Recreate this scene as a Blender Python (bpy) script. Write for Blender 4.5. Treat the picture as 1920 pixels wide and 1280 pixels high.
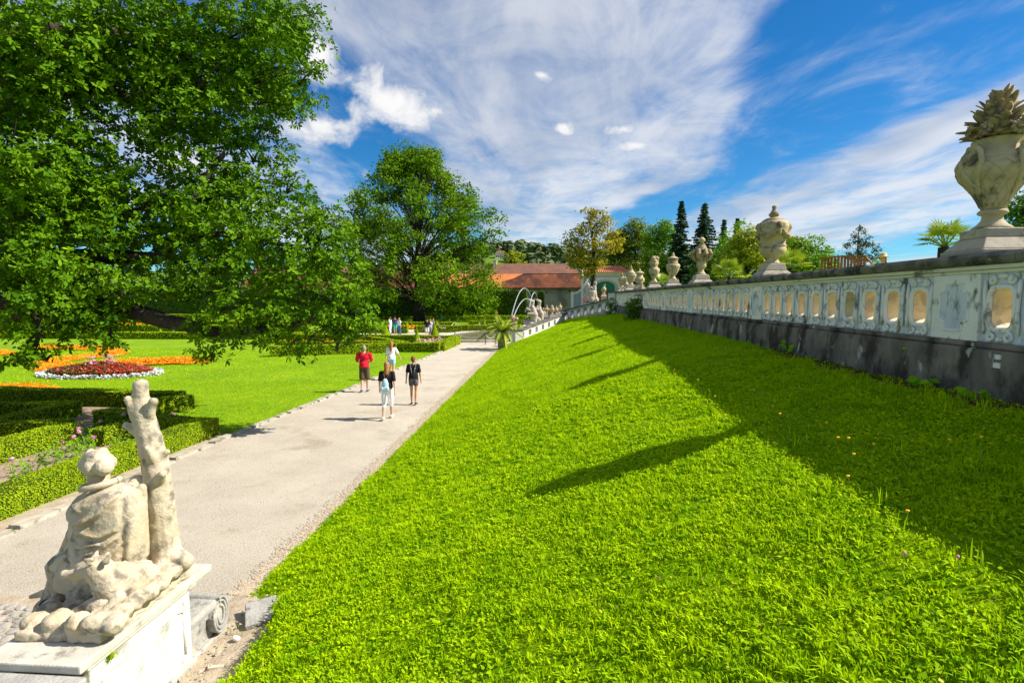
import bpy, math, random
import numpy as np
from mathutils import Vector, Matrix, noise as mnoise
random.seed(7); RNG = np.random.default_rng(7)
S = bpy.context.scene
for o in list(bpy.data.objects): bpy.data.objects.remove(o)
R = math.radians
# ------------------------------------------------------------------ camera
F, CX, CY, H = 1000.0, 960.0, 640.0, 3.55
PITCH, YAW = math.atan(80 / F), math.atan(71 / F)
cam = bpy.data.objects.new('camera', bpy.data.cameras.new('camera'))
S.collection.objects.link(cam)
cam.data.sensor_width = 36; cam.data.lens = 36 * F / 1920
cam.data.clip_start = 0.1; cam.data.clip_end = 6000
cam.location = (0, 0, H); cam.rotation_euler = (R(90) - PITCH, 0, YAW)
S.camera = cam
S.view_settings.view_transform = 'Standard'; S.view_settings.look = 'None'
S.view_settings.gamma = 1; S.view_settings.exposure = 0.98
# ------------------------------------------------------------------ sky
SUN = Vector((1.0, 0.04, 0.90)).normalized()
SUN_EL = math.asin(SUN.z); SUN_ROT = math.atan2(SUN.x, SUN.y)
W = bpy.data.worlds.new('World'); S.world = W; W.use_nodes = True
nt = W.node_tree; nt.nodes.clear()
W.cycles.sampling_method = 'MANUAL'; W.cycles.sample_map_resolution = 512
def N(t, **k):
    n = nt.nodes.new(t)
    for a, b in k.items(): setattr(n, a, b)
    return n
def L(a, b): nt.links.new(a, b)
def mathn(op, a, b=None, c=None, clamp=False):
    n = N('ShaderNodeMath', operation=op, use_clamp=clamp)
    for i, x in enumerate((a, b, c)):
        if x is None: continue
        if isinstance(x, (int, float)): n.inputs[i].default_value = x
        else: L(x, n.inputs[i])
    return n.outputs[0]
def sstep(x, a, b):
    n = N('ShaderNodeMapRange', interpolation_type='SMOOTHSTEP')
    L(x, n.inputs[0]); n.inputs[1].default_value = a; n.inputs[2].default_value = b
    return n.outputs[0]
sky = N('ShaderNodeTexSky', sky_type='NISHITA', sun_disc=False)
sky.sun_elevation = SUN_EL; sky.sun_rotation = SUN_ROT; sky.altitude = 600; sky.ozone_density = 2.2; sky.dust_density = 0.3; sky.air_density = 1.0
geo = N('ShaderNodeNewGeometry')
vm = N('ShaderNodeVectorMath', operation='SCALE'); L(geo.outputs['Incoming'], vm.inputs[0]); vm.inputs['Scale'].default_value = -1
sep = N('ShaderNodeSeparateXYZ'); L(vm.outputs[0], sep.inputs[0])
dx, dy, dz = sep.outputs
el = mathn('MAXIMUM', dz, 0.01)
zz = mathn('ADD', el, 0.02)
px = mathn('DIVIDE', dx, zz); py = mathn('DIVIDE', dy, zz)
def noise_at(x, y, sx, sy, scale, detail=6, rough=.55, dist=0.0, seed=0.0):
    c = N('ShaderNodeCombineXYZ'); L(mathn('MULTIPLY', x, sx), c.inputs[0]); L(mathn('MULTIPLY', y, sy), c.inputs[1]); c.inputs[2].default_value = seed
    n = N('ShaderNodeTexNoise'); L(c.outputs[0], n.inputs['Vector'])
    n.inputs['Scale'].default_value = scale; n.inputs['Detail'].default_value = detail
    n.inputs['Roughness'].default_value = rough; n.inputs['Distortion'].default_value = dist
    return n.outputs[0]
warp = noise_at(px, py, 1, .45, .9, 3, .5, 0, 3.1)
xw = mathn('ADD', px, mathn('MULTIPLY', mathn('SUBTRACT', warp, .5), 1.9))
# long bands of high cloud that run away from the viewer (infinite, seen in perspective)
def band(a, b, soft):
    return mathn('MULTIPLY', sstep(xw, a - soft, a + soft), mathn('SUBTRACT', 1, sstep(xw, b - soft, b + soft)))
b1 = band(-0.82, 0.80, .22); b2 = mathn('MULTIPLY', band(1.75, 4.6, .45), 1.15); b3 = mathn('MULTIPLY', band(-4.2, -1.55, .4), .9); b4 = band(6.5, 12, 1.0)
bands = mathn('MAXIMUM', mathn('MAXIMUM', b1, b2), mathn('MAXIMUM', b3, b4))
wisp = noise_at(px, py, 1.0, .38, 1.7, 7, .62, .9, 0.0)
fine = noise_at(px, py, 1.1, .75, 2.4, 7, .62, .6, 9.0)
tex = mathn('ADD', mathn('MULTIPLY', wisp, .58), mathn('MULTIPLY', fine, .42))
dens = mathn('ADD', mathn('MULTIPLY', bands, .62), mathn('MULTIPLY', mathn('SUBTRACT', tex, .5), 2.3))
dens = mathn('ADD', dens, .08)
cir = mathn('MULTIPLY', sstep(dens, .06, 1.0), .84)
# small fair-weather cumulus in fixed directions
az = mathn('ARCTAN2', dx, dy); ele = mathn('ARCSINE', dz)
def dir_of(u, v):
    a = (u - CX) / F; b = -(v - CY) / F
    fx = math.cos(PITCH) + b * math.sin(PITCH); fz = -math.sin(PITCH) + b * math.cos(PITCH)
    d = Vector((a * math.cos(YAW) - fx * math.sin(YAW), a * math.sin(YAW) + fx * math.cos(YAW), fz)).normalized()
    return math.atan2(d.x, d.y), math.asin(d.z)
pn = noise_at(az, ele, 1, 1.15, 15.0, 9, .60, .35, 4.0)
puff = None; lit = None
for (u, v, w, h, t) in [(735, 190, 115, 56, 1), (815, 212, 80, 40, .9), (1058, 238, 36, 22, 1), (1195, 272, 42, 14, 1), (1165, 243, 48, 16, .75), (600, 105, 55, 60, .95),
                        (610, 235, 62, 32, .95), (545, 250, 70, 34, .85), (1000, 396, 46, 10, .6), (1015, 142, 30, 14, .6), (1140, 130, 26, 14, .5), (608, 362, 30, 10, .6), (690, 328, 18, 14, .6),
                        (330, 300, 90, 50, .9), (120, 160, 120, 60, .9)]:
    a0, e0 = dir_of(u, v)
    k = 1000 * math.cos(e0)
    qx = mathn('DIVIDE', mathn('SUBTRACT', az, a0), w / k); qy = mathn('DIVIDE', mathn('SUBTRACT', ele, e0), h / 1000)
    q = mathn('SQRT', mathn('ADD', mathn('MULTIPLY', qx, qx), mathn('MULTIPLY', qy, qy)))
    d = mathn('MULTIPLY', mathn('SUBTRACT', 1.15, q), t)
    puff = d if puff is None else mathn('MAXIMUM', puff, d)
pd = mathn('ADD', puff, mathn('MULTIPLY', mathn('SUBTRACT', pn, .5), 2.6))
pm = mathn('MULTIPLY', sstep(pd, .12, .95), mathn('GREATER_THAN', puff, -.6))
dens_all = mathn('MAXIMUM', cir, pm)
# fade of thin cloud close to the horizon
bgs = N('ShaderNodeBackground'); bgs.inputs[1].default_value = 0.085
gam = N('ShaderNodeGamma'); gam.inputs[1].default_value = 1.0
hs = N('ShaderNodeHueSaturation'); hs.inputs['Saturation'].default_value = 1.35; hs.inputs['Hue'].default_value = .495; hs.inputs['Value'].default_value = .78
tint = N('ShaderNodeMix', data_type='RGBA', blend_type='MULTIPLY'); tint.inputs[0].default_value = 1; tint.inputs[7].default_value = (.42, .80, 1.0, 1)
L(sky.outputs[0], hs.inputs['Color']); L(hs.outputs[0], tint.inputs[6]); L(tint.outputs[2], bgs.inputs[0])
ccol = N('ShaderNodeMix', data_type='RGBA'); ccol.inputs[6].default_value = (.55, .60, .70, 1); ccol.inputs[7].default_value = (1, 1, 1, 1)
shade = noise_at(px, py, 1.0, .35, 1.3, 4, .5, 0, 21.0)
cl = mathn('MAXIMUM', mathn('MULTIPLY', sstep(shade, .30, .62), .75), mathn('MULTIPLY', sstep(pd, .2, 1.3), mathn('MULTIPLY', pm, 1.0)), clamp=True)
L(cl, ccol.inputs[0])
bgc = N('ShaderNodeBackground'); bgc.inputs[1].default_value = 0.50
L(ccol.outputs[2], bgc.inputs[0])
mx = N('ShaderNodeMixShader'); L(dens_all, mx.inputs[0]); L(bgs.outputs[0], mx.inputs[1]); L(bgc.outputs[0], mx.inputs[2])
out = N('ShaderNodeOutputWorld'); L(mx.outputs[0], out.inputs[0])
# ------------------------------------------------------------------ sun
sl = bpy.data.lights.new('sun', 'SUN'); sl.energy = 4.6; sl.angle = R(.53); sl.color = (1, .94, .82)
so = bpy.data.objects.new('sun', sl); S.collection.objects.link(so)
so.rotation_euler = SUN.to_track_quat('Z', 'Y').to_euler(); so.location = (60, -5, 60)
# ================================================================== helpers
def ray(u, v):
    a = (u - CX) / F; b = -(v - CY) / F
    fx = math.cos(PITCH) + b * math.sin(PITCH); fz = -math.sin(PITCH) + b * math.cos(PITCH)
    return Vector((a * math.cos(YAW) - fx * math.sin(YAW), a * math.sin(YAW) + fx * math.cos(YAW), fz))
def gp(u, v, z=0.0):
    r = ray(u, v); t = (z - H) / r.z; return Vector((r.x * t, r.y * t, z))
def at(u, v, Y):
    r = ray(u, v); t = Y / r.y; return Vector((r.x * t, Y, H + r.z * t))
def proj_np(P):
    z = P[:, 2] - H
    lat = P[:, 0] * math.cos(YAW) + P[:, 1] * math.sin(YAW); fw = -P[:, 0] * math.sin(YAW) + P[:, 1] * math.cos(YAW)
    d = fw * math.cos(PITCH) - z * math.sin(PITCH); up = fw * math.sin(PITCH) + z * math.cos(PITCH)
    d2 = np.maximum(d, 1e-3)
    return CX + F * lat / d2, CY - F * up / d2, d
COL = S.collection
def link(o, parent=None):
    COL.objects.link(o)
    if parent is not None: o.parent = parent
    return o
def tag(o, label=None, cat=None, group=None, kind=None):
    if label: o['label'] = label
    if cat: o['category'] = cat
    if group: o['group'] = group
    if kind: o['kind'] = kind
    return o
def empty(name, loc=(0, 0, 0), rz=0, label=None, cat=None, group=None, scale=1):
    o = bpy.data.objects.new(name, None); o.empty_display_size = .2
    o.location = loc; o.rotation_euler = (0, 0, rz); o.scale = (scale,) * 3
    link(o); tag(o, label, cat, group); return o
def np_mesh(name, V, faces, smooth=False, rnd=None):
    """faces: list of int arrays (n,k)"""
    me = bpy.data.meshes.new(name)
    V = np.asarray(V, np.float32)
    me.vertices.add(len(V)); me.vertices.foreach_set('co', V.ravel())
    li = np.concatenate([f.ravel() for f in faces]).astype(np.int32)
    starts = []; s = 0
    for f in faces:
        n, k = f.shape; starts.append(s + np.arange(n) * k); s += n * k
    st = np.concatenate(starts).astype(np.int32)
    me.loops.add(len(li)); me.loops.foreach_set('vertex_index', li)
    me.polygons.add(len(st)); me.polygons.foreach_set('loop_start', st)
    if smooth: me.polygons.foreach_set('use_smooth', np.ones(len(st), bool))
    me.update(calc_edges=True)
    if rnd is not None:
        a = me.attributes.new('rnd', 'FLOAT', 'POINT'); a.data.foreach_set('value', np.asarray(rnd, np.float32))
    return me
def mobj(name, me, mat, parent=None, loc=None, rz=0):
    o = bpy.data.objects.new(name, me)
    if mat is not None and not me.materials: me.materials.append(mat)
    link(o, parent)
    if loc is not None: o.location = loc
    o.rotation_euler = (0, 0, rz)
    return o
def copy_tree(o, parent=None):
    c = o.copy(); link(c, parent)
    for ch in o.children: copy_tree(ch, c)
    return c
class MB:
    """collects simple solids into one mesh"""
    def __init__(s): s.v = []; s.f = []
    def add(s, vs, fs):
        n = len(s.v); s.v += [tuple(v) for v in vs]; s.f += [tuple(i + n for i in f) for f in fs]; return s
    def box(s, x0, x1, y0, y1, z0, z1, m=None):
        vs = [Vector((x, y, z)) for z in (z0, z1) for y in (y0, y1) for x in (x0, x1)]
        if m: vs = [m @ v for v in vs]
        return s.add(vs, [(0, 2, 3, 1), (4, 5, 7, 6), (0, 1, 5, 4), (2, 6, 7, 3), (0, 4, 6, 2), (1, 3, 7, 5)])
    def frustum(s, hx0, hy0, z0, hx1, hy1, z1, c=(0, 0)):
        vs = [(c[0] + sx * hx, c[1] + sy * hy, z) for (hx, hy, z) in ((hx0, hy0, z0), (hx1, hy1, z1)) for sy in (-1, 1) for sx in (-1, 1)]
        return s.add(vs, [(0, 2, 3, 1), (4, 5, 7, 6), (0, 1, 5, 4), (2, 6, 7, 3), (0, 4, 6, 2), (1, 3, 7, 5)])
    def lathe(s, prof, seg=24, c=(0, 0, 0), wob=0, lobes=0):
        vs = []; fs = []; n = len(prof)
        for (r, z) in prof:
            for k in range(seg):
                a = 2 * math.pi * k / seg; rr = r * (1 + wob * math.cos(lobes * a))
                vs.append((c[0] + rr * math.cos(a), c[1] + rr * math.sin(a), c[2] + z))
        for i in range(n - 1):
            for k in range(seg):
                k2 = (k + 1) % seg; fs.append((i * seg + k, i * seg + k2, (i + 1) * seg + k2, (i + 1) * seg + k))
        fs.append(tuple(range(seg - 1, -1, -1))); fs.append(tuple((n - 1) * seg + k for k in range(seg)))
        return s.add(vs, fs)
    def tube(s, pts, rads, seg=8, caps=True):
        pts = [Vector(p) for p in pts]; n = len(pts)
        if isinstance(rads, (int, float)): rads = [rads] * n
        vs = []; fs = []
        ref = None
        for i, p in enumerate(pts):
            d = (pts[min(i + 1, n - 1)] - pts[max(i - 1, 0)])
            if d.length < 1e-9: d = Vector((0, 0, 1))
            d.normalize()
            if ref is None: ref = d.orthogonal().normalized()
            ref = (ref - d * ref.dot(d))
            if ref.length < 1e-6: ref = d.orthogonal()
            ref.normalize(); b = d.cross(ref)
            for k in range(seg):
                a = 2 * math.pi * k / seg
                vs.append(p + (ref * math.cos(a) + b * math.sin(a)) * rads[i])
        for i in range(n - 1):
            for k in range(seg):
                k2 = (k + 1) % seg; fs.append((i * seg + k, i * seg + k2, (i + 1) * seg + k2, (i + 1) * seg + k))
        if caps: fs.append(tuple(range(seg - 1, -1, -1))); fs.append(tuple((n - 1) * seg + k for k in range(seg)))
        return s.add(vs, fs)
    def cap(s, p, q, r1, r2, seg=10):
        p = Vector(p); q = Vector(q); d = q - p
        if d.length < 1e-6: return s.ell(p, (r1, r1, r1))
        d.normalize(); P = []; rr = []
        for t in (90, 65, 40, 15): P.append(p - d * r1 * math.sin(R(t))); rr.append(max(r1 * math.cos(R(t)), r1 * .03))
        for t in (15, 40, 65, 90): P.append(q + d * r2 * math.sin(R(t))); rr.append(max(r2 * math.cos(R(t)), r2 * .03))
        return s.tube(P, rr, seg)
    def ell(s, c, r, m=None, seg=12, rings=8):
        c = Vector(c); vs = []; fs = []
        if isinstance(r, (int, float)): r = (r, r, r)
        for i in range(rings + 1):
            t = math.pi * min(max(i / rings, .02), .98)
            for k in range(seg):
                a = 2 * math.pi * k / seg
                v = Vector((r[0] * math.sin(t) * math.cos(a), r[1] * math.sin(t) * math.sin(a), r[2] * math.cos(t)))
                if m: v = m @ v
                vs.append(c + v)
        for i in range(rings):
            for k in range(seg):
                k2 = (k + 1) % seg; fs.append((i * seg + k, (i + 1) * seg + k, (i + 1) * seg + k2, i * seg + k2))
        fs.append(tuple(range(seg))); fs.append(tuple(rings * seg + k for k in range(seg - 1, -1, -1)))
        return s.add(vs, fs)
    def mesh(s, name, smooth=False):
        me = bpy.data.meshes.new(name); me.from_pydata(s.v, [], s.f); me.update()
        if smooth: me.polygons.foreach_set('use_smooth', np.ones(len(me.polygons), bool))
        return me
    def build(s, name, mat, parent=None, smooth=False, bevel=0, loc=None, rz=0):
        o = mobj(name, s.mesh(name, smooth), mat, parent, loc, rz)
        if bevel:
            b = o.modifiers.new('bevel', 'BEVEL'); b.width = bevel; b.segments = 2; b.limit_method = 'ANGLE'; b.angle_limit = R(40)
        return o
def merged(mb, name, voxel, smooth_it=4, rough=0.0, rscale=8.0, fac=.5):
    """one continuous skin round all the solids collected in mb"""
    o = bpy.data.objects.new('tmp', mb.mesh('tmp')); COL.objects.link(o)
    m = o.modifiers.new('r', 'REMESH'); m.mode = 'VOXEL'; m.voxel_size = voxel; m.use_smooth_shade = True
    if smooth_it:
        k = o.modifiers.new('s', 'SMOOTH'); k.iterations = smooth_it; k.factor = fac
    dg = bpy.context.evaluated_depsgraph_get()
    me = bpy.data.meshes.new_from_object(o.evaluated_get(dg)); me.name = name
    old = o.data; bpy.data.objects.remove(o); bpy.data.meshes.remove(old)
    if rough:
        n = len(me.vertices); co = np.empty(n * 3, np.float32); no = np.empty(n * 3, np.float32)
        me.vertices.foreach_get('co', co); me.vertices.foreach_get('normal', no)
        co = co.reshape(-1, 3); no = no.reshape(-1, 3)
        d = np.array([mnoise.fractal(Vector(c) * rscale, 1.0, 2.0, 4) for c in co]) * rough
        me.vertices.foreach_set('co', (co + no * d[:, None]).astype(np.float32).ravel()); me.update()
    return me
# ================================================================== materials
def mat(name, c1, c2=None, scale=6, c3=None, scale3=2, t3=(.5, .62), rough=.8, bump=0, bscale=40, stretch=(1, 1, 1), spec=.3, metallic=0, rnd=False, transl=0, detail=6, c4=None, scale4=1, t4=(.55, .7), s3=None, fac3=1.0):
    m = bpy.data.materials.new(name); m.use_nodes = True; t = m.node_tree; t.nodes.clear()
    def n(ty, **k):
        x = t.nodes.new(ty)
        for a, b in k.items(): setattr(x, a, b)
        return x
    ln = t.links.new
    bs = n('ShaderNodeBsdfPrincipled'); bs.inputs['Roughness'].default_value = rough; bs.inputs['Specular IOR Level'].default_value = spec; bs.inputs['Metallic'].default_value = metallic
    g = n('ShaderNodeNewGeometry')
    def nz(sc, st=(1, 1, 1), det=detail, off=0.0, ro=.6):
        mp = n('ShaderNodeMapping'); mp.inputs['Scale'].default_value = st; mp.inputs['Location'].default_value = (off, off * .7, off * 1.3)
        ln(g.outputs['Position'], mp.inputs[0])
        q = n('ShaderNodeTexNoise'); q.inputs['Scale'].default_value = sc; q.inputs['Detail'].default_value = det; q.inputs['Roughness'].default_value = ro
        ln(mp.outputs[0], q.inputs['Vector']); return q.outputs[0]
    def ramp(x, a, b):
        q = n('ShaderNodeMapRange', interpolation_type='SMOOTHSTEP'); q.inputs[1].default_value = a; q.inputs[2].default_value = b; ln(x, q.inputs[0]); return q.outputs[0]
    def mix(f, a, b):
        q = n('ShaderNodeMix', data_type='RGBA')
        if isinstance(f, float): q.inputs[0].default_value = f
        else: ln(f, q.inputs[0])
        for i, x in ((6, a), (7, b)):
            if isinstance(x, tuple): q.inputs[i].default_value = (*x, 1)
            else: ln(x, q.inputs[i])
        return q.outputs[2]
    col = c1
    if c2 is not None:
        if rnd:
            at_ = n('ShaderNodeAttribute'); at_.attribute_name = 'rnd'
            f = at_.outputs['Fac']
            nn = ramp(nz(scale, stretch), .3, .7)
            md = n('ShaderNodeMath', operation='MULTIPLY_ADD'); ln(f, md.inputs[0]); md.inputs[1].default_value = .65
            m2 = n('ShaderNodeMath', operation='MULTIPLY'); ln(nn, m2.inputs[0]); m2.inputs[1].default_value = .35; ln(m2.outputs[0], md.inputs[2])
            col = mix(md.outputs[0], c1, c2)
            if c3 is not None: col = mix(ramp(f, t3[0], t3[1]), col, c3)
        else:
            col = mix(ramp(nz(scale, stretch), .3, .7), c1, c2)
    if c3 is not None and not rnd:
        f3 = ramp(nz(scale3, s3 or stretch, off=5.3), t3[0], t3[1])
        if fac3 != 1.0:
            mm = n('ShaderNodeMath', operation='MULTIPLY'); ln(f3, mm.inputs[0]); mm.inputs[1].default_value = fac3; f3 = mm.outputs[0]
        col = mix(f3, col, c3)
    if c4 is not None:
        col = mix(ramp(nz(scale4, stretch, off=11.7), t4[0], t4[1]), col, c4)
    if isinstance(col, tuple): bs.inputs['Base Color'].default_value = (*col, 1)
    else: ln(col, bs.inputs['Base Color'])
    if bump:
        b = n('ShaderNodeBump'); b.inputs['Strength'].default_value = min(bump, 1); b.inputs['Distance'].default_value = .02 * max(1, bump)
        ln(nz(bscale, stretch, 8), b.inputs['Height']); ln(b.outputs[0], bs.inputs['Normal'])
    o = n('ShaderNodeOutputMaterial')
    if transl:
        tr = n('ShaderNodeBsdfTranslucent')
        if isinstance(col, tuple): tr.inputs[0].default_value = (*col, 1)
        else: ln(col, tr.inputs[0])
        ms = n('ShaderNodeMixShader'); ms.inputs[0].default_value = transl
        ln(bs.outputs[0], ms.inputs[1]); ln(tr.outputs[0], ms.inputs[2]); ln(ms.outputs[0], o.inputs[0])
    else: ln(bs.outputs[0], o.inputs[0])
    return m
M = {}
M['grass'] = mat('grass', (.145, .36, .001), (.59, .75, .002), 2.2, c3=(.62, .55, .06), t3=(.97, .995), rough=.7, spec=.08, rnd=True, transl=.45)
M['weed'] = mat('weed', (.12, .30, .004), (.26, .46, .006), 1.5, rough=.6, spec=.1, rnd=True, transl=.3)
M['bank'] = mat('bank_soil', (.09, .21, .003), (.19, .30, .004), 3.0, c3=(.16, .15, .03), scale3=9, t3=(.58, .7), spec=.0, rough=1, bump=1, bscale=60)
M['lawn'] = mat('lawn', (.12, .23, .004), (.20, .32, .006), .35, c3=(.25, .35, .012), scale3=6, t3=(.5, .75), c4=(.12, .26, .005), scale4=1.3, rough=.9, bump=1.0, bscale=30, spec=.1)
M['meadow'] = mat('meadow', (.07, .14, .015), (.13, .22, .02), .02, rough=.95, spec=.1)
M['gravel'] = mat('gravel', (.40, .345, .275), (.48, .42, .34), .9, c3=(.32, .265, .19), scale3=.8, t3=(.54, .72), c4=(.57, .52, .44), scale4=55, t4=(.5, .62), rough=.95, bump=.9, bscale=90, spec=.1, detail=8)
M['pebble'] = mat('pebble', (.30, .235, .165), (.47, .385, .29), 14, rough=.85, rnd=True)
M['cobble'] = mat('cobble', (.25, .23, .20), (.37, .345, .31), 3, c3=(.15, .14, .12), scale3=8, rough=.8, bump=.4, bscale=50)
M['soil'] = mat('soil', (.26, .19, .13), (.40, .30, .21), 2.5, c3=(.17, .12, .085), scale3=14, rough=.95, bump=1, bscale=30)
M['dirt'] = mat('dirt', (.34, .27, .19), (.46, .38, .28), 4, c3=(.16, .13, .09), scale3=6, t3=(.58, .72), c4=(.38, .22, .14), scale4=3, t4=(.62, .72), rough=.95, bump=1, bscale=25)
M['kerb'] = mat('kerb', (.36, .32, .26), (.48, .43, .35), 5, c3=(.2, .19, .14), scale3=4, rough=.9, bump=.5)
M['stone'] = mat('statue_stone', (.46, .38, .27), (.56, .48, .36), 4, c3=(.19, .165, .13), scale3=6, t3=(.50, .66), c4=(.45, .35, .21), scale4=2, t4=(.5, .7), rough=.85, bump=.5, bscale=55, spec=.2)
M['urn'] = mat('urn_stone', (.42, .33, .20), (.52, .43, .28), 6, c3=(.15, .125, .09), scale3=4.5, t3=(.50, .68), c4=(.52, .38, .17), scale4=3.2, t4=(.5, .7), rough=.85, bump=.6, bscale=60, spec=.2)
M['urn_dark'] = mat('urn_weathered', (.30, .225, .125), (.44, .335, .185), 7, c3=(.13, .11, .085), scale3=6, t3=(.48, .66), rough=.9, bump=.7, bscale=50, spec=.2)
M['urn_base'] = mat('urn_base_stone', (.40, .345, .27), (.48, .42, .34), 6, c3=(.22, .19, .145), scale3=6, t3=(.5, .7), rough=.9, bump=.8, bscale=70, spec=.2)
M['white'] = mat('whitewash', (.83, .76, .72), (.89, .83, .80), 3, c3=(.18, .17, .145), scale3=3.4, t3=(.585, .68), c4=(.40, .36, .25), scale4=6, t4=(.55, .66), rough=.9, bump=.5, bscale=40, stretch=(1, 1, .55), spec=.15, detail=9)
M['blue'] = mat('pale_blue_wash', (.60, .60, .69), (.70, .70, .77), 3, c3=(.13, .13, .13), scale3=3.6, t3=(.55, .67), c4=(.30, .28, .22), scale4=7, t4=(.58, .68), rough=.9, bump=.4, bscale=40, stretch=(1, 1, .45), spec=.15, detail=9)
M['jamb'] = mat('sunlit_reveal_plaster', (.70, .56, .36), (.76, .64, .46), 6, c3=(.5, .42, .32), scale3=5, rough=.9, bump=.4)  # sunlit warmth of the opening sides put into their colour
M['cornice'] = mat('cornice_wash', (.72, .65, .58), (.78, .72, .66), 4, c3=(.16, .15, .10), scale3=3, t3=(.56, .68), c4=(.36, .33, .16), scale4=2, t4=(.6, .75), rough=.9, bump=.4, stretch=(1, .5, 1), spec=.15)
M['coping'] = mat('coping_stone', (.10, .093, .085), (.22, .20, .17), 3, c3=(.05, .046, .042), scale3=2.2, t3=(.48, .62), c4=(.42, .40, .33), scale4=7, t4=(.63, .72), rough=.92, bump=.9, bscale=35, spec=.15)
M['plinth'] = mat('plinth_render', (.14, .115, .10), (.26, .215, .18), 3, c3=(.06, .048, .042), scale3=2.2, t3=(.46, .62), c4=(.42, .40, .35), scale4=2.9, t4=(.62, .67), rough=.95, bump=1.0, bscale=18, stretch=(1, 1, .6), spec=.1, detail=9)
M['moss'] = mat('moss', (.16, .11, .025), (.10, .11, .02), 9, c3=(.26, .20, .09), scale3=12, rough=1, bump=1, bscale=50, spec=.05)
M['ped'] = mat('pedestal_plaster', (.56, .53, .48), (.64, .61, .57), 2, c3=(.33, .32, .29), scale3=4.5, t3=(.54, .68), c4=(.42, .36, .25), scale4=7, t4=(.58, .70), rough=.9, bump=.5, bscale=45, spec=.15)
M['capstone'] = mat('pale_cap_stone', (.45, .415, .35), (.55, .515, .44), 5, c3=(.24, .22, .185), scale3=6, t3=(.55, .7), rough=.85, bump=.4, bscale=60)
M['greystone'] = mat('grey_stone', (.30, .29, .265), (.43, .41, .37), 5, c3=(.17, .165, .15), scale3=6, t3=(.52, .66), rough=.9, bump=.7, bscale=40)
M['bark'] = mat('bark', (.045, .035, .026), (.085, .068, .05), 6, rough=.95, bump=1.5, bscale=12, stretch=(1, 1, .3), spec=.1)
M['bark2'] = mat('bark_grey', (.030, .025, .02), (.055, .048, .04), 3, rough=.95, bump=1, bscale=8, stretch=(1, 1, .3), spec=.1)
M['oak'] = mat('oak_leaf', (.016, .080, .002), (.18, .34, .004), .8, c3=(.30, .42, .01), t3=(.93, .98), rough=.65, spec=.08, rnd=True, transl=.20)
M['oak2'] = mat('linden_leaf', (.045, .13, .004), (.21, .34, .008), .12, rough=.7, spec=.05, rnd=True, transl=.30)
M['autumn'] = mat('autumn_leaf', (.22, .22, .01), (.52, .42, .012), .22, c3=(.30, .17, .01), t3=(.9, .97), rough=.6, spec=.2, rnd=True, transl=.30)
M['darkleaf'] = mat('dark_leaf', (.065, .12, .004), (.26, .32, .008), .25, rough=.6, spec=.2, rnd=True, transl=.25)
M['deepleaf'] = mat('deep_green_leaf', (.035, .10, .004), (.13, .26, .008), .25, rough=.6, spec=.2, rnd=True, transl=.25)
M['midleaf'] = mat('mid_green_leaf', (.07, .20, .004), (.25, .44, .008), .3, rough=.6, spec=.2, rnd=True, transl=.28)
M['yellowleaf'] = mat('yellow_green_leaf', (.16, .20, .004), (.42, .46, .008), .3, rough=.6, spec=.2, rnd=True, transl=.28)
M['silverleaf'] = mat('grey_green_leaf', (.075, .10, .05), (.15, .18, .095), .3, rough=.6, spec=.2, rnd=True, transl=.2)
M['spruce'] = mat('spruce_needle', (.022, .055, .024), (.06, .12, .05), .4, rough=.7, spec=.15, rnd=True)
M['box'] = mat('box_leaf', (.19, .31, .004), (.38, .50, .006), 2.0, c3=(.50, .58, .01), t3=(.90, .99), rough=.65, spec=.08, rnd=True, transl=.2)
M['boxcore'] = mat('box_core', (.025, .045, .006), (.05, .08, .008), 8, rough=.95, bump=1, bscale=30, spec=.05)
M['hornbeam'] = mat('hornbeam_leaf', (.035, .085, .006), (.11, .19, .01), .6, rough=.6, rnd=True, transl=.2)
M['palm'] = mat('palm_leaf', (.20, .33, .02), (.50, .55, .04), 1.5, rough=.55, spec=.15, rnd=True, transl=.25)
M['fanpalm'] = mat('fan_palm_leaf', (.17, .28, .015), (.40, .46, .03), 1.5, rough=.45, spec=.35, rnd=True, transl=.3)
M['flower_orange'] = mat('marigold', (.80, .22, .004), (.95, .45, .008), 3, rough=.6, rnd=True, transl=.2)
M['flower_red'] = mat('red_flower', (.55, .02, .012), (.80, .08, .03), 3, c3=(.75, .20, .22), t3=(.80, .9), rough=.6, rnd=True, transl=.2)
M['flower_pink'] = mat('pink_flower', (.75, .20, .42), (.85, .50, .65), 3, rough=.6, rnd=True, transl=.2)
M['dusty'] = mat('silver_foliage', (.55, .58, .58), (.78, .80, .80), 4, rough=.7, rnd=True, transl=.15)
M['darkred'] = mat('dark_red_foliage', (.13, .04, .02), (.10, .13, .02), 3, rough=.6, rnd=True, transl=.2)
M['flower_mix'] = mat('mixed_flower', (.75, .42, .42), (.85, .75, .62), 5, c3=(.7, .08, .08), t3=(.8, .9), rough=.6, rnd=True, transl=.2)
M['flower_yellow'] = mat('yellow_flower', (.85, .42, .01), (.9, .6, .02), 3, rough=.6)
M['stem'] = mat('stem', (.16, .26, .03), rough=.6)
M['roof'] = mat('shaded_roof_tile', (.20, .07, .04), (.30, .10, .05), .5, c3=(.11, .05, .035), scale3=.3, t3=(.45, .6), c4=(.55, .17, .05), scale4=.8, t4=(.60, .70), rough=.9, bump=1, bscale=3, stretch=(1, 1, 1))  # tree shade put into the brown-red and dark patches of the mottled tiles
M['roof_lit'] = mat('orange_roof_tile', (.50, .15, .045), (.60, .20, .06), .8, rough=.85, bump=1, bscale=3)
M['roof_old'] = mat('brown_roof_tile', (.15, .075, .055), (.24, .105, .07), .6, rough=.9, bump=1, bscale=3)
M['tile'] = mat('red_pan_tile', (.48, .16, .08), (.62, .25, .14), .8, rough=.85)
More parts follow.
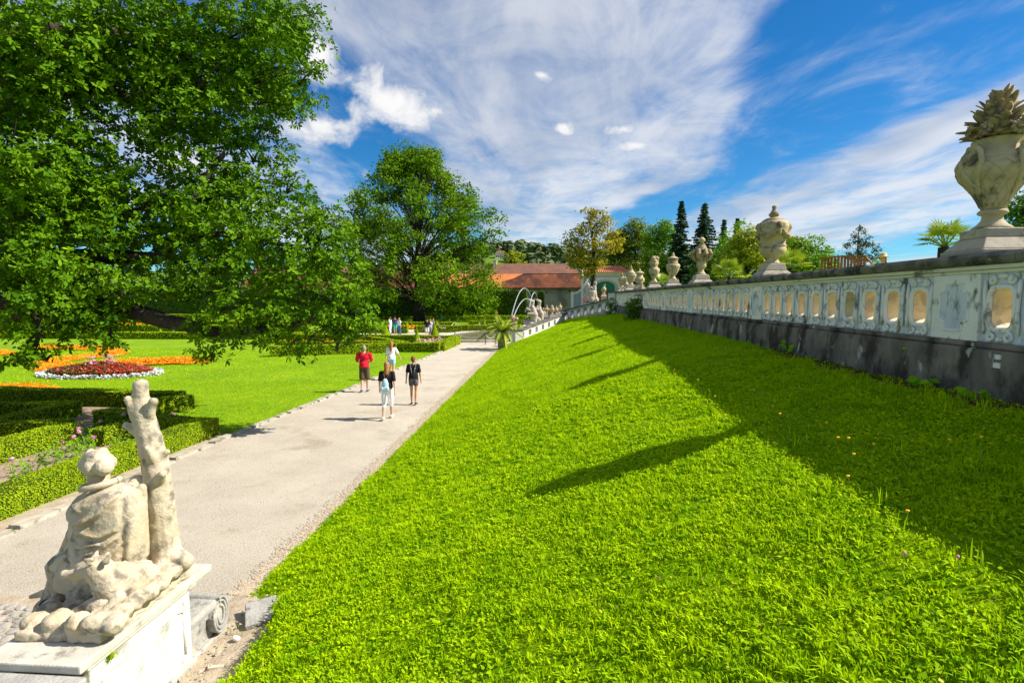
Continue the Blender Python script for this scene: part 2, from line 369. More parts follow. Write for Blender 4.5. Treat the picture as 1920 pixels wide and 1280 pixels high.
M['barnwall'] = mat('barn_plaster', (.36, .33, .28), (.47, .44, .38), .5, c3=(.25, .23, .2), scale3=.35, t3=(.5, .65), rough=.95, bump=1, bscale=3)
M['gatewall'] = mat('gate_plaster', (.78, .68, .65), (.84, .74, .71), .8, rough=.9)
M['bluewall'] = mat('gate_blue_plaster', (.31, .33, .46), (.38, .40, .52), .8, rough=.9)
M['green_paint'] = mat('green_paint', (.015, .16, .12), (.02, .20, .15), 2, rough=.5)
M['wood'] = mat('brown_wood', (.26, .075, .015), (.36, .115, .022), 6, rough=.6, stretch=(1, 1, .2))
M['darkwood'] = mat('dark_wood', (.09, .035, .018), (.13, .05, .025), 6, rough=.7)
M['iron'] = mat('iron', (.05, .05, .05), rough=.5, metallic=.6)
M['rope'] = mat('pale_chain', (.55, .52, .46), rough=.7)
M['pot'] = mat('tub', (.22, .20, .17), (.30, .28, .25), 4, c3=(.12, .11, .10), scale3=5, rough=.85, bump=.5)
M['skin'] = mat('skin', (.55, .30, .19), (.62, .36, .24), 6, rough=.55)
M['skin_tan'] = mat('skin_tan', (.47, .23, .11), (.54, .28, .15), 6, rough=.55)
def cloth(n, c, **k): M[n] = mat('cloth_' + n, c, tuple(min(1, x * 1.25 + .01) for x in c), 20, rough=.9, bump=.4, bscale=30, spec=.1, **k)
cloth('red', (.60, .012, .03)); cloth('khaki', (.085, .06, .035)); cloth('black', (.014, .012, .014)); cloth('whitec', (.74, .74, .76)); cloth('denim', (.27, .47, .62)); cloth('navy', (.03, .045, .09))
cloth('jeans', (.07, .13, .26)); cloth('pinkc', (.75, .12, .17)); cloth('bagblue', (.36, .56, .66)); cloth('orangec', (.6, .25, .06)); cloth('teal', (.02, .32, .32)); cloth('greyc', (.22, .22, .24)); cloth('mauve', (.45, .12, .2)); cloth('straw', (.60, .42, .18)); cloth('purple', (.12, .10, .20))
M['pattern'] = mat('spotted_cloth', (.035, .030, .04), (.05, .045, .055), 10, c3=(.60, .58, .62), scale3=55, t3=(.56, .60), rough=.9)
M['hair_brown'] = mat('hair_brown', (.13, .05, .016), (.24, .10, .03), 20, rough=.45, stretch=(3, 3, .4)); M['hair_red'] = mat('hair_auburn', (.27, .10, .03), (.42, .19, .06), 20, rough=.45, stretch=(3, 3, .4))
M['hair_grey'] = mat('hair_grey', (.20, .16, .13), (.33, .27, .22), 30, rough=.6); M['hair_dark'] = mat('hair_dark', (.02, .013, .01), rough=.5)
M['strap'] = mat('leather_strap', (.20, .09, .045), rough=.6); M['shoe_dark'] = mat('shoe_dark', (.06, .06, .07), rough=.6); M['shoe_blue'] = mat('shoe_blue', (.10, .15, .22), rough=.6); M['shoe_white'] = mat('shoe_white', (.78, .78, .76), rough=.6)
def water_mat(name, base, tr, rough=.04):
    m = bpy.data.materials.new(name); m.use_nodes = True; t = m.node_tree
    b = t.nodes['Principled BSDF']; b.inputs['Base Color'].default_value = (*base, 1); b.inputs['Roughness'].default_value = rough; b.inputs['IOR'].default_value = 1.33
    b.inputs['Alpha'].default_value = tr
    nz = t.nodes.new('ShaderNodeTexNoise'); nz.inputs['Scale'].default_value = 3.0; nz.inputs['Detail'].default_value = 5
    g = t.nodes.new('ShaderNodeNewGeometry'); t.links.new(g.outputs['Position'], nz.inputs['Vector'])
    bp = t.nodes.new('ShaderNodeBump'); bp.inputs['Strength'].default_value = .35; bp.inputs['Distance'].default_value = .05
    t.links.new(nz.outputs[0], bp.inputs['Height']); t.links.new(bp.outputs[0], b.inputs['Normal']); return m
M['water'] = water_mat('pool_water', (.16, .14, .09), 1.0, .12); M['jet'] = water_mat('jet_water', (.85, .88, .92), .30, .2)
# ================================================================== foliage and grass generators
def unit(a): return a / np.maximum(np.linalg.norm(a, axis=1, keepdims=True), 1e-9)
def leaves(P, Nn, size, width=.62, fold=.12, curl=0.0):
    n = len(P); Nn = unit(Nn)
    t = RNG.normal(size=(n, 3)); t = unit(t - Nn * (t * Nn).sum(1, keepdims=True)); b = np.cross(Nn, t)
    s = np.broadcast_to(np.asarray(size, float), (n,))[:, None]
    w = s * width * .5; up = Nn * s * fold
    V = np.empty((n, 6, 3))
    V[:, 0] = P - t * s * .5; V[:, 3] = P + t * s * .5 - up * curl
    V[:, 1] = P - t * s * .12 + b * w * .8 + up; V[:, 2] = P + t * s * .25 + b * w + up
    V[:, 4] = P + t * s * .25 - b * w + up; V[:, 5] = P - t * s * .12 - b * w * .8 + up
    i = np.arange(n)[:, None] * 6
    Fc = np.concatenate([i + np.array([0, 1, 2, 3]), i + np.array([0, 3, 4, 5])])
    return V.reshape(-1, 3), Fc, np.repeat(RNG.random(n), 6)
def rosettes(P, Nn, size, per=6):
    """bunches of lobed oak leaves radiating from twig tips: per leaf one 6-point outline"""
    n = len(P); ax = unit(Nn); k = per
    a = RNG.normal(size=(n, 3)); e1 = unit(a - ax * (a * ax).sum(1, keepdims=True)); e2 = np.cross(ax, e1)
    ang = (np.arange(k)[None] / k * 2 * np.pi + RNG.uniform(-.5, .5, (n, k)))[..., None]; el = RNG.uniform(.0, .75, (n, k))[..., None]
    d = (e1[:, None] * np.cos(ang) + e2[:, None] * np.sin(ang)) * np.cos(el) + ax[:, None] * np.sin(el)
    d = d.reshape(-1, 3); axr = np.repeat(ax, k, 0); nn = unit(axr - d * (axr * d).sum(1, keepdims=True) + RNG.normal(size=d.shape) * .25); b = unit(np.cross(nn, d))
    s = (np.repeat(np.broadcast_to(np.asarray(size, float), (n,)), k) * RNG.uniform(.7, 1.2, n * k))[:, None]; B = np.repeat(P, k, 0)
    V = np.empty((n * k, 6, 3)); dr = np.array([0, 0, -1.0]) * s
    for j, (t, w) in enumerate([(.06, 0), (.42, .15), (.78, .23), (1.0, .0), (.72, -.22), (.36, -.16)]):
        V[:, j] = B + d * s * t + b * s * w + dr * (.22 * t * t)
    return V.reshape(-1, 3), np.arange(n * k * 6).reshape(-1, 6), np.repeat(RNG.random(n * k), 6)
def quads(P, Nn, size, width=.7):
    n = len(P); Nn = unit(Nn)
    t = RNG.normal(size=(n, 3)); t = unit(t - Nn * (t * Nn).sum(1, keepdims=True)); b = np.cross(Nn, t)
    s = np.broadcast_to(np.asarray(size, float), (n,))[:, None]
    V = np.stack([P - t * s * .5, P + b * s * width * .5, P + t * s * .5, P - b * s * width * .5], 1)
    return V.reshape(-1, 3), np.arange(n * 4).reshape(-1, 4), np.repeat(RNG.random(n), 4)
def tris(P, Nn, size, width=.8):
    n = len(P); Nn = unit(Nn)
    t = RNG.normal(size=(n, 3)); t = unit(t - Nn * (t * Nn).sum(1, keepdims=True)); b = np.cross(Nn, t)
    s = np.broadcast_to(np.asarray(size, float), (n,))[:, None]
    V = np.stack([P - t * s * .6, P + t * s * .5 + b * s * width * .55, P + t * s * .5 - b * s * width * .55], 1)
    return V.reshape(-1, 3), np.arange(n * 3).reshape(-1, 3), np.repeat(RNG.random(n), 3)
def join(parts):
    Vs = []; Fs = {}; Rs = []; o = 0
    for V, Fc, r in parts:
        Vs.append(V); Rs.append(r)
        for f in (Fc if isinstance(Fc, list) else [Fc]): Fs.setdefault(f.shape[1], []).append(f + o)
        o += len(V)
    return np.concatenate(Vs), [np.concatenate(x) for x in Fs.values()], np.concatenate(Rs)
def obj_from(name, parts, m, parent=None):
    V, Fc, r = join(parts); me = np_mesh(name, V, Fc, rnd=r); return mobj(name, me, m, parent)
def sphere_pts(n): return unit(RNG.normal(size=(n, 3)))
def lobe_leaves(lobes, leaf, per_spray, spray_r, dens=1.0, up=.45, inner=.35, fn=leaves):
    """lobes: (centre, radius or (rx,ry,rz)); foliage in twig sprays spread over and inside each lobe, with gaps"""
    out = []
    for c, r in lobes:
        rr = np.array(r if isinstance(r, (tuple, list)) else (r, r, r * .85), float)
        ns = max(4, int(dens * 4 * math.pi * (rr.mean() ** 2) / (math.pi * spray_r ** 2) * 1.05))
        d = sphere_pts(ns); rad = np.where(RNG.random(ns) < inner, RNG.uniform(.25, .8, ns), RNG.uniform(.78, 1.12, ns))
        sc = np.array(c)[None] + d * rr * rad[:, None]
        k = np.maximum(3, RNG.poisson(per_spray, ns)); idx = np.repeat(np.arange(ns), k); n = len(idx)
        o = RNG.normal(size=(n, 3)) * np.array([1, 1, .6]) * spray_r * .46
        P = sc[idx] + o
        nn = d[idx] * .55 + np.array([0, 0, up]) + RNG.normal(size=(n, 3)) * .5
        sz = leaf * RNG.uniform(.65, 1.25, n)
        V, Fc, r_ = fn(P, nn, sz)
        kk = len(r_) // n
        r_ = np.clip(np.repeat(np.clip(RNG.normal(.42, .24, ns), 0, 1)[idx], kk) * .6 + r_ * .4, 0, 1)
        out.append((V, Fc, r_))
    return out
def bez(p0, p1, p2, n):
    return [(p0 * (1 - t) ** 2 + p1 * 2 * t * (1 - t) + p2 * t * t) for t in [i / (n - 1) for i in range(n)]]
def make_tree(name, base, h_trunk, r_trunk, lobes, leaf, per, spray, leafmat, barkmat, label, top=None, group=None, dens=1.0, limbs=None, lean=(0, 0), fn=quads, inner=.35, cat='tree', up=.45):
    base = Vector(base)
    T = empty(name, base, 0, label, cat, group)
    mb = MB(); top = Vector(top) if top is not None else base + Vector((lean[0], lean[1], h_trunk))
    k = 9; pts = []
    for i in range(k):
        t = i / (k - 1); p = base.lerp(top, t) + Vector((math.sin(t * 5 + base.x), math.cos(t * 4 + base.y), 0)) * r_trunk * .5 * t
        pts.append(p - base)
    rads = [r_trunk * (1.5 if i == 0 else 1.12 if i == 1 else 1 - .78 * (i / (k - 1))) for i in range(k)]
    mb.tube(pts, rads, 10)
    mb.build('trunk', barkmat, T, True)
    lm = MB()
    for j, (c, r) in enumerate(lobes):
        if limbs is not None and j >= limbs: break
        c = Vector(c) - base
        t = min(max((c.z * .62) / max(pts[-1].z, .1), .22), .92); s = pts[int(t * (k - 1))]
        mid = s.lerp(c, .5) + Vector((0, 0, (c - s).length * .12)); r0 = max(r_trunk * (.26 if len(lobes) < 60 else .18) * (1 - t * .6), .02)
        P = bez(s, mid, c, 6); lm.tube(P, [r0 * (1 - .8 * i / 5) for i in range(6)], 5)
        for q in range(3):
            rr = r[0] if isinstance(r, (tuple, list)) else r
            e = c + Vector((random.uniform(-1, 1), random.uniform(-1, 1), random.uniform(-.6, .9))) * rr * .8
            lm.tube(bez(P[3], (P[3] + e) / 2 + Vector((0, 0, .1 * rr)), e, 4), [r0 * .4, r0 * .3, r0 * .2, r0 * .1], 3)
    if lm.v: lm.build('limbs', barkmat, T, True)
    parts = lobe_leaves(lobes, leaf, per, spray, dens, up=up, inner=inner, fn=fn)
    V, Fc, r = join(parts); V = V - np.array(base)
    mobj('crown', np_mesh('crown', V, Fc, rnd=r), leafmat, T)
    return T
def blades(P, h, w, lean=.5, up=None, wind=(0, 0)):
    """curved grass blades: quad + tip triangle"""
    n = len(P); a = RNG.uniform(0, 2 * math.pi, n)
    d = np.stack([np.cos(a), np.sin(a), np.zeros(n)], 1); side = np.stack([-np.sin(a), np.cos(a), np.zeros(n)], 1)
    ln = np.abs(RNG.normal(0, lean, n))[:, None]
    h = np.broadcast_to(h, (n,))[:, None]; w = np.broadcast_to(w, (n,))[:, None]
    z = np.array([0, 0, 1.0])
    m = P + (z * .55 + d * ln * .25) * h; t = P + (z * (1 - .25 * np.minimum(ln, 1.6)) + d * ln * .8) * h
    V = np.stack([P - side * w * .5, P + side * w * .5, m + side * w * .45, m - side * w * .45, t], 1).reshape(-1, 3)
    i = np.arange(n)[:, None] * 5
    return V, [i + np.array([0, 1, 2, 3]), i + np.array([3, 2, 4])], np.repeat(RNG.random(n), 5)
def tufts(P, k, h, w, spread=.02, lean=1.0):
    """grass growing in tufts: k blades fan outwards from each point"""
    n = len(P); kk = np.maximum(3, RNG.poisson(k, n)); idx = np.repeat(np.arange(n), kk); m = len(idx)
    a = RNG.uniform(0, 2 * math.pi, m); d = np.stack([np.cos(a), np.sin(a), np.zeros(m)], 1); side = np.stack([-np.sin(a), np.cos(a), np.zeros(m)], 1)
    B = P[idx] + d * np.abs(RNG.normal(0, spread, m))[:, None]
    ln = (np.abs(RNG.normal(.55, .5, m)) * lean)[:, None]
    hh = (np.broadcast_to(h, (n,))[idx] * RNG.uniform(.55, 1.2, m))[:, None]; ww = (np.broadcast_to(w, (n,))[idx] * RNG.uniform(.6, 1.4, m))[:, None]; z = np.array([0, 0, 1.0])
    md = B + (z * .55 + d * ln * .3) * hh; t = B + (z * (1 - .3 * np.minimum(ln, 1.7)) + d * ln * .85) * hh
    V = np.stack([B, md + side * ww * .56, t, md - side * ww * .56], 1).reshape(-1, 3); i = np.arange(m)[:, None] * 4
    r = np.clip(np.clip(RNG.normal(.5, .27, n), 0, 1)[idx] * .7 + RNG.random(m) * .3, 0, .999)
    return V, i + np.array([0, 1, 2, 3]), np.repeat(r, 4)
def tri_blades(P, h, w, lean=.5):
    n = len(P); a = RNG.uniform(0, 2 * math.pi, n)
    side = np.stack([-np.sin(a), np.cos(a), np.zeros(n)], 1); b = RNG.uniform(0, 2 * math.pi, n)
    d = np.stack([np.cos(b), np.sin(b), np.zeros(n)], 1) * np.abs(RNG.normal(0, lean, n))[:, None]
    h = np.broadcast_to(h, (n,))[:, None]; w = np.broadcast_to(w, (n,))[:, None]
    V = np.stack([P - side * w * .5, P + side * w * .5, P + (np.array([0, 0, 1.0]) + d) * h], 1).reshape(-1, 3)
    return V, np.arange(n * 3).reshape(-1, 3), np.repeat(RNG.random(n), 3)
def in_view(P, mu=150, mv=110):
    u, v, d = proj_np(P); return (d > .3) & (u > -mu) & (u < 1920 + mu) & (v > -mv) & (v < 1280 + mv)
# ================================================================== ground, path, bank
def sheet(name, pts, z, m, parent=None):
    me = bpy.data.meshes.new(name); me.from_pydata([(x, y, z) for x, y in pts], [], [tuple(range(len(pts)))]); me.update()
    o = mobj(name, me, m, parent)
    if parent is None: tag(o, kind='structure')
    return o
sheet('ground', [(-3000, -300), (3000, -300), (3000, 4000), (-3000, 4000)], -.06, M['meadow'])
sheet('lawn', [(-140, -12), (-3.0, -12), (-3.0, 39), (1.5, 48), (6, 48), (6, 104), (-140, 104)], 0.0, M['lawn'])
def pathL(y): return float(np.interp(y, [-10, 7, 13, 20, 40], [-8.2, -8.2, -8.25, -7.9, -7.1]))
path_pts = [(-3.45, -10), (-3.5, 20), (-3.3, 37.5), (-2.3, 39.8), (1.2, 48), (1.2, 62), (-17, 60), (-22, 53.5), (-22, 48.5), (-17, 46.5), (-7.2, 43.5), (-7.1, 40), (-7.9, 20), (-8.25, 13), (-8.2, 7), (-8.2, -10)]
path = sheet('gravel_path', path_pts, .006, M['gravel'])
# kerb stones along the lawn side of the path
kb = MB().box(-.09, .09, -.30, .30, -.02, .05).mesh('kerb_stone'); kb.materials.append(M['kerb'])
y = 5.6
while y < 40:
    l = random.uniform(.45, .8)
    o = mobj('kerb_stone', kb, None, path, (pathL(y + l / 2) + random.uniform(-.03, .03), y + l / 2, random.uniform(-.012, .02)), random.uniform(-.06, .06))
    o.scale = (random.uniform(.8, 1.2), l / .62, 1); y += l + random.uniform(.02, .10)
BX = [-3.6, -3.2, 0, 1.5, 2.65, 4.0, 4.95, 5.2]; BZ = [0, .11, 1.17, 1.66, 2.03, 2.34, 2.50, 2.5]
def sm(a, b, x): t = np.clip((x - a) / (b - a), 0, 1); return t * t * (3 - 2 * t)
def bank_z(X, Y):
    z = np.interp(X, BX, BZ) + .035 * np.sin(Y * .55 + X * .4) * sm(-3.4, -2, X) * sm(4.9, 3.5, X) + .012 * np.sin(Y * 2.3 + X * 1.7) * np.sin(X * 2.9 - Y) * sm(-3.5, -2.5, X)
    edge = -2.95 + .10 * np.sin(Y * 3.1) + .05 * np.sin(Y * 7.7)
    carve = (1 - sm(edge - .10, edge + .10, X)) * (1 - sm(5.70, 5.92, Y + .05 * np.sin(X * 9)))
    return z * (1 - carve) - .03 * carve
def bank_ymax(X):
    return np.interp(X, [-3.7, -2.4, 1.45, 4.7, 5.2], [38.3, 39.45, 47.9, 39.95, 39.5])
nx, ny = 90, 330
gx = np.linspace(-3.56, 5.0, nx); tt = np.linspace(0, 1, ny) ** 1.6
GX, TT = np.meshgrid(gx, tt); GY = -1.5 + TT * (bank_ymax(GX) + 1.5); GZ = bank_z(GX, GY)
idx = (np.arange(ny - 1)[:, None] * nx + np.arange(nx - 1)[None]).ravel()
bm_ = np_mesh('grass_bank', np.stack([GX, GY, GZ], 2).reshape(-1, 3), [np.stack([idx, idx + 1, idx + nx + 1, idx + nx], 1)], smooth=True)
bank = mobj('grass_bank', bm_, M['bank']); tag(bank, kind='structure')
def bank_sample(n, y0, y1):
    X = RNG.uniform(-3.56, 4.86, n); Y = RNG.uniform(y0, y1, n)
    k = Y < bank_ymax(X) - .1; X = X[k]; Y = Y[k]
    k = ~((X < -2.88 + .10 * np.sin(Y * 3.1) + .05 * np.sin(Y * 7.7)) & (Y < 5.86 + .05 * np.sin(X * 20)))
    X = X[k]; Y = Y[k]
    # mossy bare strip at the foot of the wall
    k = ~((X > 4.52 + .08 * np.sin(Y * 4)) & (Y > 5.2) & (Y < 12) & (RNG.random(len(X)) < .9)); X = X[k]; Y = Y[k]
    P = np.stack([X, Y, bank_z(X, Y) - .006], 1); return P[in_view(P) | (in_view(P, 1100, 700) & (RNG.random(len(P)) < .5))]
gparts = []
def clump(P, s, off=0.0):
    return .5 + .5 * np.sin(P[:, 0] * s + 1.3 * np.sin(P[:, 1] * s * .8 + off)) * np.sin(P[:, 1] * s * 1.1 + 1.7 * np.sin(P[:, 0] * s * .6 + off))
for (y0, y1, dens, h, w, near) in [(.6, 5.5, 800, .052, .0094, 1), (5.5, 8, 620, .051, .0108, 1), (8, 12, 350, .051, .0136, 1), (12, 18, 2000, .055, .019, 0), (18, 28, 1100, .055, .027, 0), (28, 48, 420, .055, .034, 0)]:
    P = bank_sample(int(dens * 8.45 * (y1 - y0)), y0, y1)
    ck = clump(P, 2.1) * .6 + clump(P, 5.3, 2.0) * .4
    P = P[RNG.random(len(P)) < .35 + .75 * ck]
    ck = clump(P, 2.1) * .6 + clump(P, 5.3, 2.0) * .4
    hh = h * RNG.uniform(.5, 1.35, len(P)) * (.55 + .85 * ck); ww = w * RNG.uniform(.6, 1.4, len(P))
    gparts.append(tufts(P, 9.5, hh, ww, .026, 1.0) if near else tri_blades(P, hh, ww, 1.1))
# broad little leaves of clover and plantain between the blades
P = np.concatenate([bank_sample(85000, .6, 7), bank_sample(36000, 7, 13)])
P = P[RNG.random(len(P)) < .25 + .75 * (clump(P, 3.1, 5.0) > .55)]
P[:, 2] += RNG.uniform(.012, .05, len(P))
nn = RNG.normal(size=(len(P), 3)) * .45 + np.array([0, 0, 1.0])
gparts.append(quads(P, nn, RNG.uniform(.018, .046, len(P)), .62))
# taller tufts: at the foot of the wall and scattered
P = bank_sample(9000, 3, 40); P = P[(P[:, 0] > 4.1) | (RNG.random(len(P)) < .10)]
P = np.repeat(P, 6, 0) + RNG.normal(size=(len(P) * 6, 3)) * np.array([.03, .03, 0]); P[:, 2] = bank_z(P[:, 0], P[:, 1])
gparts.append(blades(P, RNG.uniform(.09, .17, len(P)), RNG.uniform(.005, .011, len(P)), .45))
tag(obj_from('bank_grass', gparts, M['grass']), 'rough sunlit grass with clover covering the sloping bank', 'grass', kind='stuff')
# flower stalks on the bank, each its own plant
dirs = [(1783, 850, .22), (1837, 850, .26), (1690, 1065, .14), (1797, 1070, .13), (1568, 838, .22), (1590, 842, .24), (1594, 870, .2), (1636, 848, .17), (1415, 735, .2), (1460, 785, .2), (1595, 905, .1), (1700, 975, .1), (1265, 690, .2), (1310, 712, .2), (1340, 745, .18), (1450, 770, .2), (1545, 805, .2), (1290, 655, .2)]
FLAB = ['tall yellow flower in wall shade, left of the pair nearest the right edge', 'tall yellow flower in wall shade, right of the pair nearest the right edge', '', '', 'left yellow flower of the close pair on the shade line', 'right yellow flower of the close pair on the shade line', 'yellow flower just below the close pair', 'thin budding stalk right of the close pair', 'yellow flower where the shadow of the big vase meets the wall shade', 'yellow flower at the root of the big vase shadow', 'low yellow flower at the edge of sun below the pair', 'low orange yellow flower in the sun, right of centre',
        'yellow flower on the shade line near the third urn shadow', 'yellow flower in shade right of the third urn shadow', 'yellow flower on the shade line between the urn shadows', 'yellow flower beside the big vase shadow root, in shade', 'yellow flower in shade halfway to the plinth', 'farthest yellow flower, in the shade near the far wall']
def bank_hit(u, v):
    r = ray(u, v); t = 1.0
    for i in range(4000):
        p = r * t + Vector((0, 0, H))
        if p.z <= float(bank_z(np.array([p.x]), np.array([p.y]))[0]): return p
        t += .01
    return r * 10
for i, (u, v, hh) in enumerate(dirs):
    b = bank_hit(u, v + hh * 110); pink = i in (2, 3)
    T = empty('clover' if pink else 'hawkbit', b, 0, None, 'flower', 'wild flowers on the bank')
    T['label'] = ('mauve clover head low in the sunlit grass, lower right' if i == 2 else 'pale clover head low in the sunlit grass at the right edge') if pink else FLAB[i]
    bx_, by_ = random.uniform(-.02, .02), random.uniform(-.02, .02)
    MB().tube([(0, 0, -.01), (bx_ * .3, by_ * .3, hh * .5), (bx_, by_, hh)], [.0022, .002, .0018], 5).build('stalk', M['stem'], T)
    MB().lathe([(.002, -.012), (.007, -.008), (.014, .004), (.013, .009), (.004, .011)] if not pink else [(.002, -.009), (.008, -.005), (.010, .002), (.007, .009), (.002, .012)], 9, (bx_, by_, hh), .15, 5).build('flower_head', M['flower_pink' if pink else 'flower_yellow'], T, True)
# moss strip and weeds at the foot of the wall
V = []; 
P = np.stack([RNG.uniform(4.45, 4.86, 5000), RNG.uniform(5.0, 12.5, 5000), np.zeros(5000)], 1); P[:, 2] = bank_z(P[:, 0], P[:, 1]) + .005
nn = RNG.normal(size=(5000, 3)) * .4 + np.array([0, 0, 1]); tag(obj_from('moss_strip', [quads(P, nn, RNG.uniform(.02, .06, 5000), .8)], M['moss']), 'rusty brown moss along the foot of the wall', 'moss', kind='stuff')
for i, (u, v, s, lab) in enumerate([(1735, 712, .17, 'broad-leaved weed against the dark plinth below the blue panel pier'), (1830, 735, .15, 'low leafy weed at the wall foot nearest the right edge'), (1500, 648, .16, 'bushy weed at the wall foot in mid length'), (1712, 655, .08, 'small weed growing out of the plinth face')]):
    b = bank_hit(u, v + 12) if i < 3 else Vector((4.83, 7.55, 2.82))
    if i < 3: b.x = min(b.x, 4.72)
    T = empty('weed', b, 0, lab, 'weed')
    for k in range(9 if i < 3 else 4):
        a = random.uniform(0, 6.28); l = s * random.uniform(.6, 1.2); tip = Vector((math.cos(a) * l, math.sin(a) * l, l * random.uniform(.3, 1.0)))
        if i == 3: tip.x = -abs(tip.x)
        Vv, Ff, _ = leaves(np.array([tip]), np.array([[-.3, -.5, .8]]) + RNG.normal(size=(1, 3)) * .3, s * .75, .8)
        lf = mobj('leaf', np_mesh('leaf', Vv, [Ff], rnd=np.full(6, random.random())), M['weed'], T)
    MB().tube([(0, 0, -.02), (0, 0, s * .4)], [.006, .003], 5).build('stem', M['stem'], T)
# pebble gutter between path and bank (countless small stones)
n = 9000; Y = 5.9 + 32 * RNG.random(n) ** 1.7; X = -3.62 + RNG.normal(0, .085, n) + RNG.uniform(-.10, .06, n)
P = np.stack([X, Y, np.full(n, .012)], 1); parts = []
s = RNG.uniform(.012, .032, n) * np.clip(.8 + (Y - 6) * .03, .8, 1.6)
oct_ = np.array([[1, 0, 0], [0, 1, 0], [-1, 0, 0], [0, -1, 0], [0, 0, .7], [0, 0, -.6]]); 
a = RNG.uniform(0, 6.28, n); ca, sa = np.cos(a), np.sin(a)
V = oct_[None] * s[:, None, None] * RNG.uniform(.6, 1.2, (n, 6, 1)); V = np.stack([V[..., 0] * ca[:, None] - V[..., 1] * sa[:, None], V[..., 0] * sa[:, None] + V[..., 1] * ca[:, None], V[..., 2]], 2) + P[:, None]
fi = np.array([[0, 1, 4], [1, 2, 4], [2, 3, 4], [3, 0, 4]]); Fc = (np.arange(n)[:, None, None] * 6 + fi[None]).reshape(-1, 3)
g = mobj('pebble_gutter', np_mesh('pebble_gutter', V.reshape(-1, 3), [Fc], rnd=np.repeat(RNG.random(n), 6)), M['pebble'], path); g['kind'] = 'stuff'
# loose gravel grains on the path's near part
n = 14000; Y = 4 + 14 * RNG.random(n) ** 1.5; X = RNG.uniform(-8.2, -3.7, n); P = np.stack([X, Y, np.full(n, .008)], 1)
V, Fc, r_ = tri_blades(P, RNG.uniform(.004, .009, n), RNG.uniform(.008, .018, n), .8)
g = mobj('loose_gravel', np_mesh('loose_gravel', V, [Fc], rnd=r_), M['pebble'], path); g['kind'] = 'stuff'
# short grass on the nearer lawn
def lawn_mask(P):
    X, Y = P[:, 0], P[:, 1]
    k = (X < np.interp(Y, [-10, 7, 13, 20, 40], [-8.3, -8.3, -8.38, -8.03, -7.22]))
    k &= ~((Y < 16.3) & (X < -8.3)) | ((Y > 13.45) & (X > -11.4))
    return k
lp = []
for y0, y1, x0, n, h, w in [(13.4, 22, -26, 65000, .035, .019), (22, 36, -36, 50000, .04, .034)]:
    P = np.stack([RNG.uniform(x0, -7.4, n), RNG.uniform(y0, y1, n), np.zeros(n)], 1); P = P[lawn_mask(P)]; P = P[in_view(P)]
    lp.append(tri_blades(P, h * RNG.uniform(.6, 1.3, len(P)), w * RNG.uniform(.6, 1.3, len(P)), .8))
tag(obj_from('lawn_grass', lp, M['grass']), 'short mown grass of the lawn left of the path', 'grass', kind='stuff')
# grass fringe that hangs over the kerb line of the lawn and along the path side of the bank
# ================================================================== terrace behind the wall
tb = MB().box(5.05, 160, -12, 39.8, -.05, 2.96).box(6.2, 160, 39.8, 104, -.05, 2.96)
tag(tb.build('terrace', M['lawn']), kind='structure')
# ================================================================== balustrade wall
WX = 4.90                       # face of the pierced panels
wall = empty('balustrade_wall', (WX, 18, 2.5), 0, 'long weathered whitewashed balustrade wall along the top of the grass bank', 'wall')
def loc(o): o.location = o.location - Vector(wall.location); return o
Y0, Y1 = 1.0, 40.0
pl = MB(); prof = [(4.74, 2.2), (4.76, 2.55), (4.80, 2.98), (4.86, 3.0), (5.6, 3.0), (5.6, 2.2)]
ys = list(np.arange(Y0, Y1 + .01, .35)); vs = []; fs = []
for i, yy in enumerate(ys):
    for j, (xx, zz_) in enumerate(prof):
        dx_ = .018 * mnoise.noise(Vector((xx * 3, yy * 2.2, zz_ * 4))) if j < 3 else 0
        vs.append((xx + dx_ * 1.6, yy, zz_ + (.015 * mnoise.noise(Vector((yy * 3, j, 0))) if j == 2 else 0)))
k = len(prof)
for i in range(len(ys) - 1):
    for j in range(k): fs.append((i * k + j, i * k + (j + 1) % k, (i + 1) * k + (j + 1) % k, (i + 1) * k + j))
fs += [tuple(range(k)), tuple((len(ys) - 1) * k + j for j in range(k - 1, -1, -1))]
loc(MB().add(vs, fs).build('plinth', M['plinth'], wall))
loc(MB().box(4.83, 5.50, Y0, Y1, 3.002, 3.062).build('base_moulding', M['plinth'], wall, bevel=.015))
loc(MB().box(4.865, 5.47, Y0, Y1, 3.835, 3.875).box(4.82, 5.52, Y0, Y1, 3.877, 3.925).build('cornice', M['cornice'], wall, bevel=.012))
# coping in separate stones
cop = []
yy = Y0
while yy < Y1 - .01:
    l = min(random.uniform(1.5, 2.1), Y1 - yy)
    if Y1 - (yy + l) < .5: l = Y1 - yy
    m_ = MB(); x0, x1 = 4.745, 5.66; z0, z1 = 3.928, 4.065
    n_ = 8; vs = []; fs = []
    pr = [(x0 + .03, z0), (x0, z0 + .035), (x0 - .012, z1 - .05), (x0 + .035, z1 - .006), (x1 - .03, z1), (x1, z0)]
    for i in range(n_ + 1):
        q = yy + .006 + (l - .012) * i / n_
        for j, (a_, b_) in enumerate(pr):
            vs.append((a_ + .012 * mnoise.noise(Vector((q * 4, j * 2, 1))), q, b_ + .010 * mnoise.noise(Vector((q * 5, j * 3, 7)))))
    for i in range(n_):
        for j in range(6): fs.append((i * 6 + j, i * 6 + (j + 1) % 6, (i + 1) * 6 + (j + 1) % 6, (i + 1) * 6 + j))
    fs += [tuple(range(6)), tuple(n_ * 6 + j for j in range(5, -1, -1))]
    loc(m_.add(vs, fs).build('coping_stone', M['coping'], wall)); yy += l
